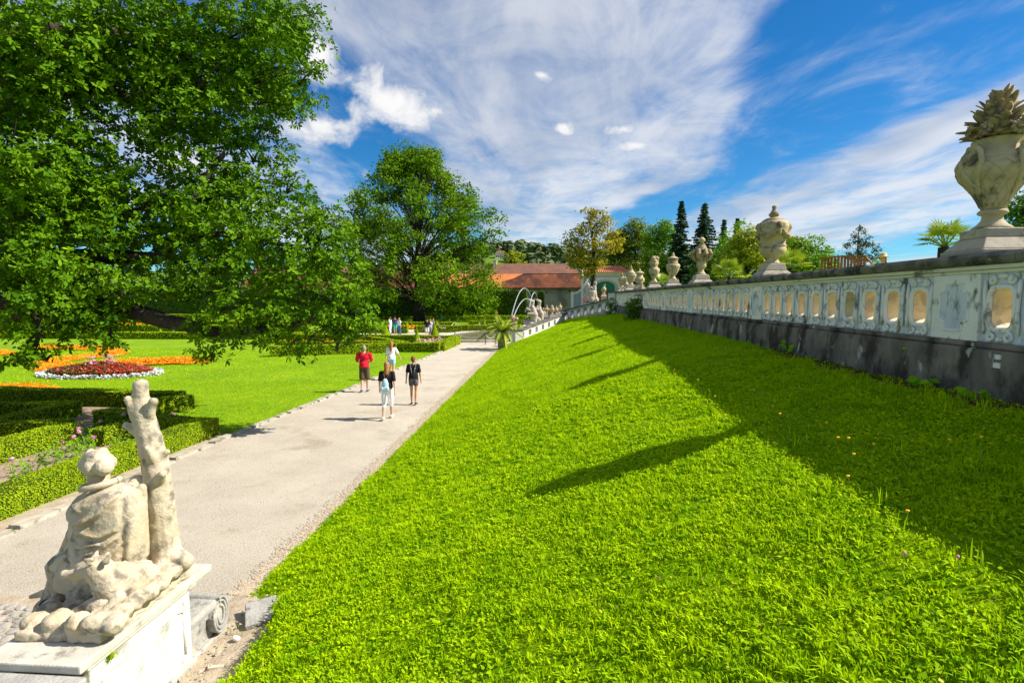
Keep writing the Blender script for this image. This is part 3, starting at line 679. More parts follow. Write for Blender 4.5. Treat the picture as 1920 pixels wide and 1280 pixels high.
# pierced panel unit: hole outline like a barrel, scrolls above and below
UW, UH, UT = .565, .77, .44
def hole_pts(sx=1.0, sz=1.0, n=28):
    P = []
    for i in range(n):
        a = 2 * math.pi * i / n; c, s_ = math.cos(a), math.sin(a)
        p = 4.6
        r = (abs(c) ** p + abs(s_) ** p) ** (-1 / p)
        yv = r * c * .142 * sx; zv = r * s_ * .205 * sz
        yv *= (1 - .10 * max(0, s_) ** 2 - .06 * max(0, -s_) ** 3)
        P.append((yv, zv - .005))
    return P
def rect_pts(hw, hh, hp):
    P = []
    for (yv, zv) in hp:
        t = min(hw / max(abs(yv), 1e-6) if abs(yv) > 1e-6 else 9e9, hh / max(abs(zv), 1e-6) if abs(zv) > 1e-6 else 9e9); P.append((yv * t, zv * t))
    # snap nearest to the corners
    for cy in (-hw, hw):
        for cz in (-hh, hh):
            j = min(range(len(P)), key=lambda i: (P[i][0] - cy) ** 2 + (P[i][1] - cz) ** 2); P[j] = (cy, cz)
    return P
hp = hole_pts(); nh = len(hp)
def ring(mb, A, xa, B, xb, flip=False):
    n0 = [(xa, *p) for p in A] + [(xb, *p) for p in B]; k = len(A)
    fs = [(i, (i + 1) % k, k + (i + 1) % k, k + i) for i in range(k)]
    if flip: fs = [f[::-1] for f in fs]
    mb.add(n0, fs)
rp = rect_pts(UW / 2, UH / 2, hp)
pan = MB(); ring(pan, hp, 0, rp, 0); ring(pan, hp, UT, rp, UT, True)
me_pan = pan.mesh('pierced_panel'); me_pan.materials.append(M['blue'])
jm = MB(); ring(jm, hp, -.001, hp, UT + .001, True); me_j = jm.mesh('opening_reveal', True); me_j.materials.append(M['jamb'])
sur = MB(); o1 = hole_pts(1.02, 1.01); o2 = hole_pts(1.16, 1.10); o3 = hole_pts(1.40, 1.24); o4 = hole_pts(1.50, 1.29)
ring(sur, o1, -.004, o2, -.034, False); ring(sur, o2, -.034, o3, -.030, False); ring(sur, o3, -.030, o4, .002, False)
def scroll(mb, cy, cz, r, sgn):
    pts = []
    for i in range(15):
        a = sgn * (i / 14 * 2.6 * math.pi) + math.pi / 2; rr = r * (1 - .62 * i / 14); pts.append((-.018, cy + rr * math.cos(a), cz + rr * math.sin(a)))
    mb.tube(pts, [.024 - .008 * i / 14 for i in range(15)], 6)
for sg in (-1, 1):
    scroll(sur, sg * .115, -.315, .052, -sg); scroll(sur, sg * .135, .305, .045, sg)
    sur.tube([(-.016, sg * .235, .30), (-.022, sg * .228, .17), (-.02, sg * .222, 0), (-.022, sg * .228, -.17), (-.014, sg * .235, -.29)], [.018, .024, .018, .024, .018], 6)
sur.ell((-.01, 0, .345), (.035, .075, .03)).ell((-.012, 0, -.345), (.03, .05, .026))
me_s = sur.mesh('scroll_surround', True); me_s.materials.append(M['white'])
piers = [0.62, 6.80, 13.08, 19.05, 23.35, 27.45, 31.8, 36.0, 39.7]
def pier(y_):
    hw = .37
    m_ = MB().box(WX - .045, WX + .5, y_ - hw, y_ + hw, 3.064, 3.833)
    p = loc(m_.build('pier', M['white'], wall, bevel=.01))
    zc = 3.45; k = .085; Hh, Wd = .275, .225
    out_ = [(-Wd + k, Hh), (Wd - k, Hh), (Wd - k, Hh - k * .9), (Wd, Hh - k * 1.2), (Wd, -Hh + k * 1.4), (Wd - k, -Hh + k * 1.1), (Wd - k, -Hh), (-Wd + k, -Hh), (-Wd + k, -Hh + k * 1.1), (-Wd, -Hh + k * 1.4), (-Wd, Hh - k * 1.2), (-Wd + k, Hh - k * .9)]
    a_ = MB(); n_ = len(out_)
    a_.add([(WX - .050, y_ + p_[0], zc + p_[1]) for p_ in out_] + [(WX - .0465, y_ + p_[0], zc + p_[1]) for p_ in out_], [tuple(range(n_ - 1, -1, -1))] + [(i, (i + 1) % n_, n_ + (i + 1) % n_, n_ + i) for i in range(n_)])
    f = a_.build('painted_panel', M['blue'], p); 
    fr = MB(); t_ = .030
    big = [(q[0] * 1.0, q[1]) for q in out_]
    for i in range(n_):
        p0, p1 = big[i], big[(i + 1) % n_]
        fr.tube([(WX - .050, y_ + p0[0], zc + p0[1]), (WX - .050, y_ + p1[0], zc + p1[1])], .012, 6)
    fr.build('panel_border', M['white'], p)
    f.location = (0, 0, 0)
for y_ in piers: pier(y_)
for a_, b_ in zip(piers[:-1], piers[1:]):
    s0, s1 = a_ + .37, b_ - .37; n_ = max(1, round((s1 - s0) / UW)); st = (s1 - s0) / n_
    for i in range(n_):
        p = mobj('pierced_panel', me_pan, None, wall, Vector((WX, s0 + st * (i + .5), 3.449)) - Vector(wall.location)); p.scale = (1, st / UW, 1)
        q = mobj('opening_reveal', me_j, None, p); q = mobj('scroll_surround', me_s, None, p)
# fallen plaster patches on the plinth: pale square stones let into it
for (yy, zz_, w, h) in [(6.02, 2.93, .075, .05), (6.02, 2.84, .085, .055)]:
    loc(MB().box(4.765, 4.80, yy - w / 2, yy + w / 2, zz_ - h / 2, zz_ + h / 2).build('inset_stone', M['white'], wall))
# ================================================================== urns on the wall
UX = 5.22; UZ = 4.058
def carved_leaf_mesh(l=.2, w=.125, t=.030, bend=.30):
    vs = []; n = 6
    for i in range(n):
        s = i / (n - 1); ww = w * .5 * (.55, .85, 1.0, .98, .78, .35)[i]
        zc = l * s; xo = bend * l * s * s
        for (a, b) in ((-1, 0), (0, -.5), (1, 0), (0, .7)): vs.append((xo + b * t * (1.2 - .7 * s), a * ww, zc - (.25 * ww if a else 0)))
    fs = []
    for i in range(n - 1):
        for k in range(4): fs.append((i * 4 + k, i * 4 + (k + 1) % 4, (i + 1) * 4 + (k + 1) % 4, (i + 1) * 4 + k))
    fs += [(3, 2, 1, 0), tuple((n - 1) * 4 + k for k in range(4))]
    me = bpy.data.meshes.new('carved_leaf'); me.from_pydata(vs, [], fs); me.update(); me.polygons.foreach_set('use_smooth', np.ones(len(me.polygons), bool)); return me
def rosette_mesh(r=.075):
    mb = MB()
    for k in range(8):
        a = k * math.pi / 4; mb.ell((.012, r * .62 * math.cos(a), r * .62 * math.sin(a)), (.018, r * .40, r * .30), Matrix.Rotation(a, 3, 'X'), 8, 5)
    mb.ell((.022, 0, 0), (.03, r * .28, r * .28), None, 8, 5); return mb.mesh('rosette', True)
LEAF = carved_leaf_mesh(); ROS = rosette_mesh()
def place_dir(o, p, d, roll=0):
    """orient local +Z along d"""
    o.location = p; o.rotation_euler = (Vector(d).to_track_quat('Z', 'Y') @ Matrix.Rotation(roll, 3, 'Z').to_quaternion()).to_euler()
def urn(Y, kind, label, s=1.0, rz=0, X=UX, Z=UZ, mats=('urn', 'urn_dark', 'urn_base'), detail=True, parent_name='stone_urn'):
    T = empty(parent_name, (X, Y, Z), 0, label, 'urn', 'stone urns', scale=s)
    T.scale = (s * .93, s * .93, s); st, dk, bs = (M[k] for k in mats)
    bse = MB()
    if kind in ('flower', 'bouquet'):
        bse.box(-.36, .36, -.36, .36, -.02, .06).frustum(.345, .345, .062, .235, .235, .20).box(-.225, .225, -.225, .225, .202, .31)
    else:
        bse.box(-.35, .35, -.35, .35, -.02, .06).frustum(.335, .335, .062, .26, .26, .14).frustum(.25, .25, .142, .215, .215, .30)
    bse.build('pedestal', bs, T, bevel=.014)
    if kind == 'flower':
        MB().lathe([(.21, .312), (.205, .33), (.15, .37), (.112, .42), (.105, .47), (.145, .485), (.158, .505), (.145, .525), (.12, .54)], 28).build('foot', st, T, True)
        b = MB().lathe([(.115, .535), (.135, .57), (.165, .64), (.215, .73), (.29, .83), (.355, .90), (.392, .975), (.395, 1.02), (.37, 1.07), (.345, 1.10), (.355, 1.115), (.345, 1.13), (.29, 1.185), (.245, 1.23), (.232, 1.27), (.25, 1.31), (.262, 1.335), (.24, 1.35), (.1, 1.36)], 40).build('bowl', st, T, True)
        # carved cords that lace the bowl
        cm = MB(); prof = [(.135, .57), (.165, .64), (.215, .73), (.29, .83), (.355, .90), (.392, .975), (.395, 1.02), (.372, 1.07)]
        for q in range(14):
            for sg in (-1, 1):
                pts = []
                for i, (r_, z_) in enumerate(prof):
                    a = q * 2 * math.pi / 14 + sg * i * .16; pts.append((r_ * 1.003 * math.cos(a), r_ * 1.003 * math.sin(a), z_))
                cm.tube(pts, .007, 4)
        cm.build('carved_lattice', st, T, True)
        lm_ = MB()
        for a in (R(-75), R(105), R(15), R(195)):      # masks with garland
            d = Vector((math.cos(a), math.sin(a), 0)); t_ = Vector((-d.y, d.x, 0)); rot = Matrix((d, t_, Vector((0, 0, 1)))).transposed()
            lm_.ell(d * .345 + Vector((0, 0, 1.13)), (.075, .07, .095), rot); lm_.ell(d * .43 + Vector((0, 0, 1.11)), (.03, .022, .04), rot)
            lm_.ell(d * .40 + Vector((0, 0, 1.06)), (.045, .045, .035), rot); lm_.ell(d * .36 + Vector((0, 0, 1.22)), (.07, .085, .045), rot)
            for sg in (-1, 1):
                lm_.ell(d * .40 + t_ * sg * .035 + Vector((0, 0, 1.155)), .02); lm_.ell(d * .35 + t_ * sg * .085 + Vector((0, 0, 1.15)), (.04, .03, .07), rot)
                lm_.tube([d * .37 + t_ * sg * .09 + Vector((0, 0, 1.18)), d * .39 + t_ * sg * .13 + Vector((0, 0, 1.08)), d * .37 + t_ * sg * .10 + Vector((0, 0, .98)), d * .335 + t_ * sg * .05 + Vector((0, 0, .88)), d * .27 + t_ * sg * .02 + Vector((0, 0, .78)), d * .2 + t_ * 0 + Vector((0, 0, .67))], [.024, .034, .036, .03, .022, .012], 8)
        mobj('mask_relief', merged(lm_, 'mask_relief', .014, 2, .006, 30), st, T)
        bq = T
        core = MB().lathe([(.10, 1.33), (.25, 1.38), (.24, 1.48), (.17, 1.62), (.09, 1.78), (.03, 1.88)], 16).build('bouquet_core', dk, T, True)
        LEAF.materials.clear(); 
        for ringn, (z_, r_, n_, tilt, sc) in enumerate([(1.38, .20, 15, 1.22, 1.0), (1.43, .21, 14, 1.0, 1.05), (1.50, .18, 13, .80, 1.05), (1.58, .14, 11, .62, 1.0), (1.66, .10, 9, .45, .95), (1.74, .06, 7, .30, .85), (1.80, .03, 4, .15, .75)]):
            for q in range(n_):
                a = 2 * math.pi * (q + .5 * (ringn % 2)) / n_ + random.uniform(-.14, .14); tl = tilt + random.uniform(-.2, .2)
                d = Vector((math.cos(a) * math.sin(tl), math.sin(a) * math.sin(tl), math.cos(tl)))
                o = mobj('carved_leaf', LEAF, dk, core)
                X_ = Vector((math.cos(a) * math.cos(tl), math.sin(a) * math.cos(tl), -math.sin(tl))); Y_ = d.cross(X_)
                o.matrix_local = Matrix.Translation((r_ * math.cos(a), r_ * math.sin(a), z_)) @ Matrix((X_, Y_, d)).transposed().to_4x4() @ Matrix.Diagonal((sc, sc * random.uniform(.8, 1.15), sc * random.uniform(.8, 1.15), 1))
        for (a, z_, r_, k_) in [(R(-150), 1.44, .30, 1.1), (R(-95), 1.40, .32, 1.15), (R(-60), 1.50, .25, 1.0), (R(-125), 1.58, .20, .85), (R(170), 1.46, .30, 1.0), (R(-20), 1.44, .30, 1.1), (R(60), 1.46, .29, 1.1), (R(120), 1.5, .27, 1)]:
            o = mobj('rosette', ROS, dk, core); o.matrix_local = Matrix.Translation((r_ * math.cos(a), r_ * math.sin(a), z_)) @ Matrix.Rotation(a, 4, 'Z') @ Matrix.Rotation(-.25, 4, 'Y') @ Matrix.Scale(k_, 4)
    elif kind == 'garland':
        MB().lathe([(.205, .302), (.16, .33), (.135, .38), (.13, .44), (.17, .46), (.185, .475)], 24).build('foot', st, T, True)
        MB().lathe([(.185, .475), (.24, .50), (.285, .56), (.30, .63), (.285, .65), (.295, .68), (.31, .70), (.285, .725), (.27, .76), (.285, .86), (.315, .98), (.335, 1.08), (.34, 1.16), (.31, 1.22), (.24, 1.27), (.15, 1.30)], 32).build('bowl', st, T, True)
        g_ = MB()
        for k in range(4):
            a0 = k * math.pi / 2 + rz; pts = []; rd = []
            for i in range(11):
                a = a0 + math.pi / 2 * i / 10; sag = math.sin(math.pi * i / 10); pts.append((.335 * math.cos(a), .335 * math.sin(a), 1.10 - .20 * sag)); rd.append(.03 + .028 * sag + .008 * (i % 2))
            g_.tube(pts, rd, 8)
            d = Vector((math.cos(a0), math.sin(a0), 0)); g_.ell(d * .345 + Vector((0, 0, 1.12)), (.075, .075, .09)); g_.ell(d * .36 + Vector((0, 0, 1.0)), (.045, .045, .09)); g_.ell(d * .41 + Vector((0, 0, 1.10)), .03)
        mobj('garland', merged(g_, 'garland', .014, 2, .012, 22), dk, T)
        l_ = MB().lathe([(.27, 1.225), (.265, 1.26), (.20, 1.30), (.12, 1.325), (.09, 1.34)], 24).build('lid', dk, T, True)
        MB().lathe([(.075, 1.338), (.11, 1.37), (.125, 1.40), (.085, 1.44), (.05, 1.50), (.04, 1.53), (.055, 1.55), (.05, 1.585), (.015, 1.60)], 16).build('finial', dk, l_, True)
    elif kind == 'scroll':
        MB().lathe([(.21, .302), (.15, .34), (.10, .41), (.09, .46), (.11, .50)], 24).build('foot', st, T, True)
        MB().lathe([(.11, .50), (.16, .54), (.175, .60), (.15, .68), (.155, .74), (.19, .80), (.22, .88), (.23, .95), (.20, 1.02), (.12, 1.06)], 28).build('bowl', st, T, True)
        g_ = MB()
        for k in range(8):
            a = k * math.pi / 4 + .2; d = Vector((math.cos(a), math.sin(a), 0)); g_.tube([d * .17 + Vector((0, 0, .72)), d * .27 + Vector((0, 0, .84)), d * .33 + Vector((0, 0, .97)), d * .27 + Vector((0, 0, 1.07)), d * .2 + Vector((0, 0, 1.1))], [.03, .06, .085, .07, .04], 8)
        mobj('acanthus_band', merged(g_, 'acanthus_band', .022, 2, .014, 20), dk, T)
        l_ = MB().lathe([(.24, 1.06), (.20, 1.12), (.17, 1.18), (.13, 1.24), (.10, 1.28), (.12, 1.30)], 24, wob=.04, lobes=8).build('lid', dk, T, True)
        MB().lathe([(.07, 1.30), (.06, 1.36), (.11, 1.40), (.115, 1.44), (.06, 1.50), (.02, 1.52)], 16).build('finial', st, l_, True)
    elif kind == 'fluted':
        MB().lathe([(.21, .302), (.14, .35), (.105, .42), (.10, .46)], 24).build('foot', st, T, True)
        MB().lathe([(.10, .46), (.15, .50), (.215, .60), (.26, .70), (.29, .80), (.31, .86), (.27, .93)], 40, wob=.035, lobes=14).build('bowl', st, T, True)
        MB().lathe([(.27, .92), (.215, .98), (.20, 1.06), (.21, 1.12), (.23, 1.14)], 28).build('neck', dk, T, True)
        l_ = MB().lathe([(.235, 1.142), (.23, 1.17), (.15, 1.23), (.07, 1.26)], 24).build('lid', st, T, True)
        MB().lathe([(.06, 1.262), (.075, 1.30), (.045, 1.35), (.05, 1.37), (.02, 1.41)], 14).build('finial', st, l_, True)
    elif kind == 'bouquet':
        MB().lathe([(.19, .312), (.14, .37), (.10, .45), (.095, .50)], 22).build('foot', st, T, True)
        MB().lathe([(.095, .50), (.14, .56), (.21, .70), (.27, .82), (.28, .90), (.25, .97), (.16, 1.01), (.15, 1.06), (.18, 1.09), (.08, 1.10)], 28).build('bowl', st, T, True)
        g_ = MB()
        for k in range(34):
            d = Vector((random.gauss(0, 1), random.gauss(0, 1), random.gauss(.35, .8))).normalized(); g_.ell(Vector((0, 0, 1.30)) + Vector((d.x * .20, d.y * .20, d.z * .22)), random.uniform(.055, .085), None, 8, 6)
        g_.ell((0, 0, 1.28), (.17, .17, .2)); mobj('flower_bunch', merged(g_, 'flower_bunch', .018, 1, .015, 16), st, T)
    elif kind == 'figured':
        MB().lathe([(.2, .302), (.16, .34), (.15, .38)], 20).build('foot', st, T, True)
        MB().lathe([(.15, .37), (.24, .42), (.29, .52), (.28, .62), (.22, .68), (.19, .74), (.18, .84), (.20, .90), (.26, .92)], 28).build('bowl', st, T, True)
        l_ = MB().lathe([(.26, .922), (.24, .95), (.15, 1.0), (.07, 1.06), (.05, 1.12), (.015, 1.16)], 20).build('lid', st, T, True)
        g_ = MB()
        for sg in (-1, 1):
            g_.cap((.05, sg * .30, .02), (.03, sg * .36, .38), .10, .09); g_.ell((.02, sg * .37, .52), .085); g_.cap((0, sg * .34, .35), (-.12, sg * .20, .42), .05, .04); g_.cap((0, sg * .34, .38), (.1, sg * .46, .60), .045, .035); g_.ell((.1, sg * .47, .62), .045)
        mobj('seated_putti', merged(g_, 'seated_putti', .018, 3, .01, 14), st, T)
    elif kind == 'spire':
        MB().lathe([(.18, .302), (.12, .36), (.10, .44)], 20).build('foot', st, T, True)
        MB().lathe([(.10, .43), (.17, .50), (.24, .64), (.27, .76), (.30, .80), (.26, .86)], 24, wob=.04, lobes=10).build('bowl', st, T, True)
        l_ = MB().lathe([(.27, .862), (.22, .95), (.13, 1.03), (.10, 1.08), (.12, 1.11)], 20).build('lid', st, T, True)
        MB().lathe([(.07, 1.112), (.05, 1.18), (.065, 1.22), (.02, 1.30)], 12).build('finial', st, l_, True)
    elif kind == 'ball':
        MB().lathe([(.2, .302), (.13, .36), (.12, .40), (.22, .46), (.24, .52), (.15, .58), (.14, .62)], 20).build('bowl', st, T, True)
        g_ = MB().ell((0, 0, .80), (.22, .22, .2))
        for k in range(16):
            d = Vector((random.gauss(0, 1), random.gauss(0, 1), random.gauss(.2, .8))).normalized(); g_.ell(Vector((0, 0, .80)) + d * .2, .06, None, 8, 5)
        mobj('fruit_ball', merged(g_, 'fruit_ball', .02, 1), st, T)
    for ch in T.children_recursive: pass
    return T
urn(6.80, 'flower', 'large pale stone vase crowned with a carved bouquet, at the right edge')
urn(13.08, 'garland', 'lidded stone urn with dark garland and pointed knob, second along the wall from the right', 1.04)
urn(19.05, 'scroll', 'lidded urn with bulging dark scroll band and round knob, third along the wall', 1.06)
urn(23.35, 'fluted', 'lidded urn with fluted grey bowl and tall neck, fourth along the wall', 1.03)
urn(27.45, 'bouquet', 'slim pale urn holding a round bunch of stone flowers, fifth along the wall', 1.04)
urn(31.8, 'figured', 'squat lidded urn with small seated figures at its foot, beside the dark shrub', 1.06)
urn(35.2, 'spire', 'slim pale urn with a spire lid, just beyond the dark shrub', 1.25)
urn(37.6, 'ball', 'short stone pot with a round bunch of fruit near the far end of the wall', 1.0)
urn(39.5, 'spire', 'small spire-lidded urn at the far end of the wall', 1.05)
# ================================================================== near wall end with pedestal and seated statue
ST = empty('pedestal_wall', (-3.75, 4.2, 0), 0, 'white plastered pedestal wall with grey volute end beside the path', 'wall')
def stl(o): o.location = o.location - Vector(ST.location); return o
stl(MB().box(-4.05, -3.42, 3.55, 4.66, -.05, .80).build('pedestal_body', M['ped'], ST, bevel=.012))
stl(MB().box(-4.10, -3.385, 3.50, 4.72, .802, .835).build('cap_moulding', M['capstone'], ST, bevel=.01))
stl(MB().box(-4.18, -3.37, 3.42, 4.93, .837, .905).build('cap_slab', M['capstone'], ST, bevel=.012))
stl(MB().box(-4.05, -3.46, -1.0, 3.548, -.05, .74).build('wall_body', M['ped'], ST, bevel=.01))
stl(MB().box(-4.16, -3.36, -1.0, 3.415, .742, .775).box(-4.2, -3.30, -1.0, 3.41, .777, .845).build('wall_coping', M['greystone'], ST, bevel=.015))
stl(MB().box(-4.08, -3.39, 3.50, 4.70, -.05, .10).build('pedestal_foot', M['greystone'], ST, bevel=.02))
# moulded panel on the sunny side
pm_ = MB(); zz0 = .46
for (ya, za, yb, zb) in [(4.50, .64, 4.50, .66), (4.56, .62, 4.56, .20), (4.50, .66, 3.70, .66), (4.56, .62, 4.50, .66), (3.64, .62, 3.64, .20), (3.70, .66, 3.64, .62), (4.56, .2, 4.50, .15), (4.50, .15, 3.70, .15), (3.7, .15, 3.64, .2)]:
    pm_.tube([(-3.418, ya, za), (-3.418, yb, zb)], .014, 6)
stl(pm_.build('panel_moulding', M['ped'], ST, True))
# volute end: block with recessed side and rolled front
vb = MB().box(-4.02, -3.50, 4.662, 5.10, -.05, .34)
stl(vb.build('volute_block', M['greystone'], ST, bevel=.03))
stl(MB().box(-4.05, -3.44, 4.664, 5.12, .342, .43).box(-4.05, -3.44, 4.664, 5.30, -.06, .05).build('volute_slab', M['greystone'], ST, bevel=.03))
vr = MB()
pr = []
for i in range(13):
    a = R(95 - i * 22); pr.append((5.12 + .13 * math.cos(a), .265 + .20 * math.sin(a)))
vs = [(x, yv, zv) for x in (-4.04, -3.425) for (yv, zv) in pr]; k = len(pr)
vr.add(vs, [(i, (i + 1) % k, k + (i + 1) % k, k + i) for i in range(k)] + [tuple(range(k - 1, -1, -1)), tuple(k + i for i in range(k))])
vo = stl(vr.build('volute_roll', M['greystone'], ST, bevel=.02))
vs_ = MB()
for (ry, rz_) in ((.115, .185), (.085, .145), (.05, .095)):
    vs_.tube([(-3.418, 5.11 + ry * math.cos(a), .265 + rz_ * math.sin(a)) for a in [R(x) for x in range(-200, 101, 20)]], .014, 6)
vv = vs_.build('volute_carving', M['greystone'], vo, True); vv.location = (0, 0, 0)
# small tufts growing from the joint
for (yy, zz_, lab) in [(3.72, .76, 'green tuft growing under the cap of the pedestal'), (3.35, .62, 'green tuft growing low on the near wall face')]:
    P = np.array([[0, 0, 0]] * 60) + RNG.normal(size=(60, 3)) * .012; V, Fc, r_ = blades(P, RNG.uniform(.03, .08, 60), .006, 1.0)
    o = mobj('wall_tuft', np_mesh('wall_tuft', V, Fc, rnd=r_), M['grass'], None, (-3.40, yy, zz_)); tag(o, lab, 'weed')
# dirt patch, slab and stones between wall end and grass
n1, n2 = 26, 60; XX, YY = np.meshgrid(np.linspace(-3.75, -2.7, n1), np.linspace(1.0, 6.05, n2))
ZZ = np.array([[.03 + .045 * mnoise.fractal(Vector((x * 3, y_ * 3, 2)), 1, 2, 5) + max(0, (x + 3.3)) * .14 for x in XX[0]] for y_ in YY[:, 0]])
ZZ = ZZ * np.clip((6.05 - YY) / .5, 0, 1) * np.clip((XX + 3.75) / .15, 0, 1) + .009
ix = (np.arange(n2 - 1)[:, None] * n1 + np.arange(n1 - 1)[None]).ravel()
tag(mobj('dirt_patch', np_mesh('dirt_patch', np.stack([XX, YY, ZZ], 2).reshape(-1, 3), [np.stack([ix, ix + 1, ix + n1 + 1, ix + n1], 1)], True), M['dirt']), kind='structure')
def rock(name, p, s, m, label, seed, cat='stone', grp=None, rz=0, parent=None):
    me = bpy.data.meshes.new(name); import bmesh
    b = bmesh.new(); bmesh.ops.create_icosphere(b, subdivisions=2, radius=1)
    for v in b.verts:
        k = 1 + .28 * mnoise.noise(v.co * 1.3 + Vector((seed, seed * 2.1, 0))) + .10 * mnoise.noise(v.co * 4 + Vector((seed, 0, 3)))
        v.co = Vector((v.co.x * s[0], v.co.y * s[1], max(v.co.z, -.5) * s[2])) * k
    b.to_mesh(me); b.free()
    o = mobj(name, me, m, parent, p, rz)
    if label: tag(o, label, cat, grp)
    return o
sb = gp(490, 1148, .12); o = MB().box(-.16, .16, -.17, .17, -.03, .03).build('flat_slab', M['greystone'], None, bevel=.012, loc=(sb.x, sb.y, .13)); o.rotation_euler = (.25, -.1, .5); tag(o, 'flat grey slab half under the grass edge', 'slab')
sp = gp(443, 1198, .06); rock('white_stone', (sp.x, sp.y, .07), (.042, .03, .03), M['white'], 'small white stone on the dirt beside the slab', 2.2)
sp = gp(405, 1252, .05); o = MB().box(-.07, .07, -.02, .02, -.015, .02).build('brick_piece', M['kerb'], None, bevel=.006, loc=(sp.x, sp.y, .055)); o.rotation_euler = (0, .05, .3); tag(o, 'broken pale brick piece on the dirt by the pedestal foot', 'brick')
dparts = []
n = 420; P = np.stack([RNG.uniform(-3.4, -2.85, n), RNG.uniform(3.6, 5.8, n), RNG.uniform(.03, .09, n)], 1); s = RNG.uniform(.006, .028, n) * RNG.choice([.5, 1], n)
V = (oct_[None] * s[:, None, None] * RNG.uniform(.5, 1.3, (n, 6, 1))) + P[:, None]; Fc = (np.arange(n)[:, None, None] * 6 + fi[None]).reshape(-1, 3)
tag(mobj('rubble', np_mesh('rubble', V.reshape(-1, 3), [Fc], rnd=np.repeat(RNG.random(n), 6)), M['pebble']), 'crumbled stone rubble on the bare dirt', 'rubble', kind='stuff')
n = 900; P = np.stack([RNG.uniform(-3.35, -2.85, n), RNG.uniform(3.4, 5.9, n), RNG.uniform(.02, .05, n)], 1); P = P[clump(P, 6) > .62]
tag(obj_from('dirt_weeds', [blades(P, RNG.uniform(.02, .06, len(P)), .006, .8)], M['grass']), 'sparse weeds on the dirt beside the pedestal', 'weed', kind='stuff')
# cobbles left of the statue
cobs = sheet('cobbled_pavement', [(-8.2, 1), (-4.21, 1), (-4.21, 5.35), (-5.2, 5.65), (-8.2, 5.75)], .011, M['dirt'])
cm_ = []
for k in range(5):
    r_ = rock('cobble', (0, 0, 0), (.066, .056, .028), M['cobble'], None, 5.1 + k * 3.3); cm_.append(r_.data); bpy.data.objects.remove(r_)
cnt = 0
for iy in range(13):
    for ix_ in range(23):
        x, y_ = -4.30 - ix_ * .118 + random.uniform(-.02, .02) - (iy % 2) * .05, 5.45 - iy * .105 + random.uniform(-.015, .015)
        if y_ > 5.35 + (-4.21 - x) * .15 or x < -7.0: continue
        u_, v_, d_ = proj_np(np.array([[x, y_, 0]]))
        if u_[0] < -40: continue
        o = mobj('cobble', random.choice(cm_), None, cobs, (x, y_, .006), random.uniform(-.6, .6)); o.scale = (random.uniform(.75, 1.15), random.uniform(.8, 1.1), 1); cnt += 1
# ---- statue: modelled by pixel direction at the distance of the pedestal top
def sp_(u, v, Y): return at(u, v, Y)
def rad(px_, Y): return px_ / 1000 * (Y * 1.04)
fig = MB()
def blob(mb, u, v, Y, r, sq=None):
    mb.ell(sp_(u, v, Y), rad(r, Y) if sq is None else tuple(rad(r, Y) * q for q in sq), None, 14, 10)
def limb(mb, a, b, ra, rb):
    mb.cap(sp_(*a), sp_(*b), rad(ra, a[2]), rad(rb, b[2]), 12)
STAT = empty('seated_statue', (-3.75, 4.2, .905), 0, 'pale stone statue of a cloaked seated figure with boar and bare tree stump', 'statue')
def sts(o): o.location = -Vector(STAT.location); return o
# cloak: lofted rings from the hips to the shoulders, carved drapery folds pressed into it
rows = np.array([(910, 176, 208), (916, 164, 226), (924, 152, 244), (936, 142, 258), (955, 137, 266), (998, 140, 268), (1030, 130, 269), (1060, 112, 266), (1095, 108, 262)], float)
folds = [[(136, 954), (155, 967), (178, 971), (198, 962)], [(198, 962), (220, 948), (240, 922)], [(188, 984), (220, 991), (244, 980), (254, 958)], [(138, 997), (164, 1000), (186, 1010), (215, 1004)], [(150, 930), (164, 942), (182, 946)], [(206, 1068), (230, 1030), (250, 1008)], [(190, 1058), (212, 1022), (238, 1000)], [(130, 1026), (160, 1026), (180, 1040)], [(250, 900), (256, 950), (256, 1040)], [(172, 1060), (186, 1034), (206, 1016)], [(118, 1056), (140, 1040), (160, 1036)]]
def fold_d(u_, v_):
    tot = 0.0
    for pl_ in folds:
        best = 1e9; sg_ = 1
        for (x0, y0), (x1, y1) in zip(pl_[:-1], pl_[1:]):
            ex, ey = x1 - x0, y1 - y0; L2 = ex * ex + ey * ey; t = max(0, min(1, ((u_ - x0) * ex + (v_ - y0) * ey) / L2)); qx, qy = u_ - x0 - t * ex, v_ - y0 - t * ey; d_ = math.hypot(qx, qy)
            if d_ < best: best = d_; sg_ = 1 if ex * qy - ey * qx > 0 else -1
        tot += math.exp(-((best * sg_ + 2.5) / 4.5) ** 2) - .95 * math.exp(-((best * sg_ - 4.5) / 4.0) ** 2)
    return max(-1.2, min(1.3, tot))
vs = []; fs = []; sg_n = 120; nr_ = 100
for i in range(nr_):
    v_ = 910 + 185 * i / (nr_ - 1); ul, ur = np.interp(v_, rows[:, 0], rows[:, 1]), np.interp(v_, rows[:, 0], rows[:, 2])
    a_, b_ = sp_(ul, v_, 4.27), sp_(ur, v_, 4.27); c_ = (a_ + b_) / 2; rx_ = (b_.x - a_.x) / 2; ry_ = min(rx_ * .74, .20); h_ = (v_ - 910) / 185; tilt = .30 * (1 - float(sm(.0, .45, h_)))
    for k in range(sg_n):
        t = 2 * math.pi * k / sg_n; cx_ = math.cos(t); dd = .022 * fold_d(ul + (ur - ul) * (cx_ + 1) / 2, v_ - tilt * rx_ * cx_ * 220) if math.sin(t) < .25 else .012 * math.sin(h_ * 16 + cx_ * 3)
        dd += .008 * mnoise.noise(Vector((cx_ * 3, h_ * 5, 1)))
        vs.append((c_.x + (rx_ + dd * .6) * cx_, c_.y + (ry_ + dd) * math.sin(t), c_.z + tilt * rx_ * cx_ * (1 if cx_ > 0 else .5)))
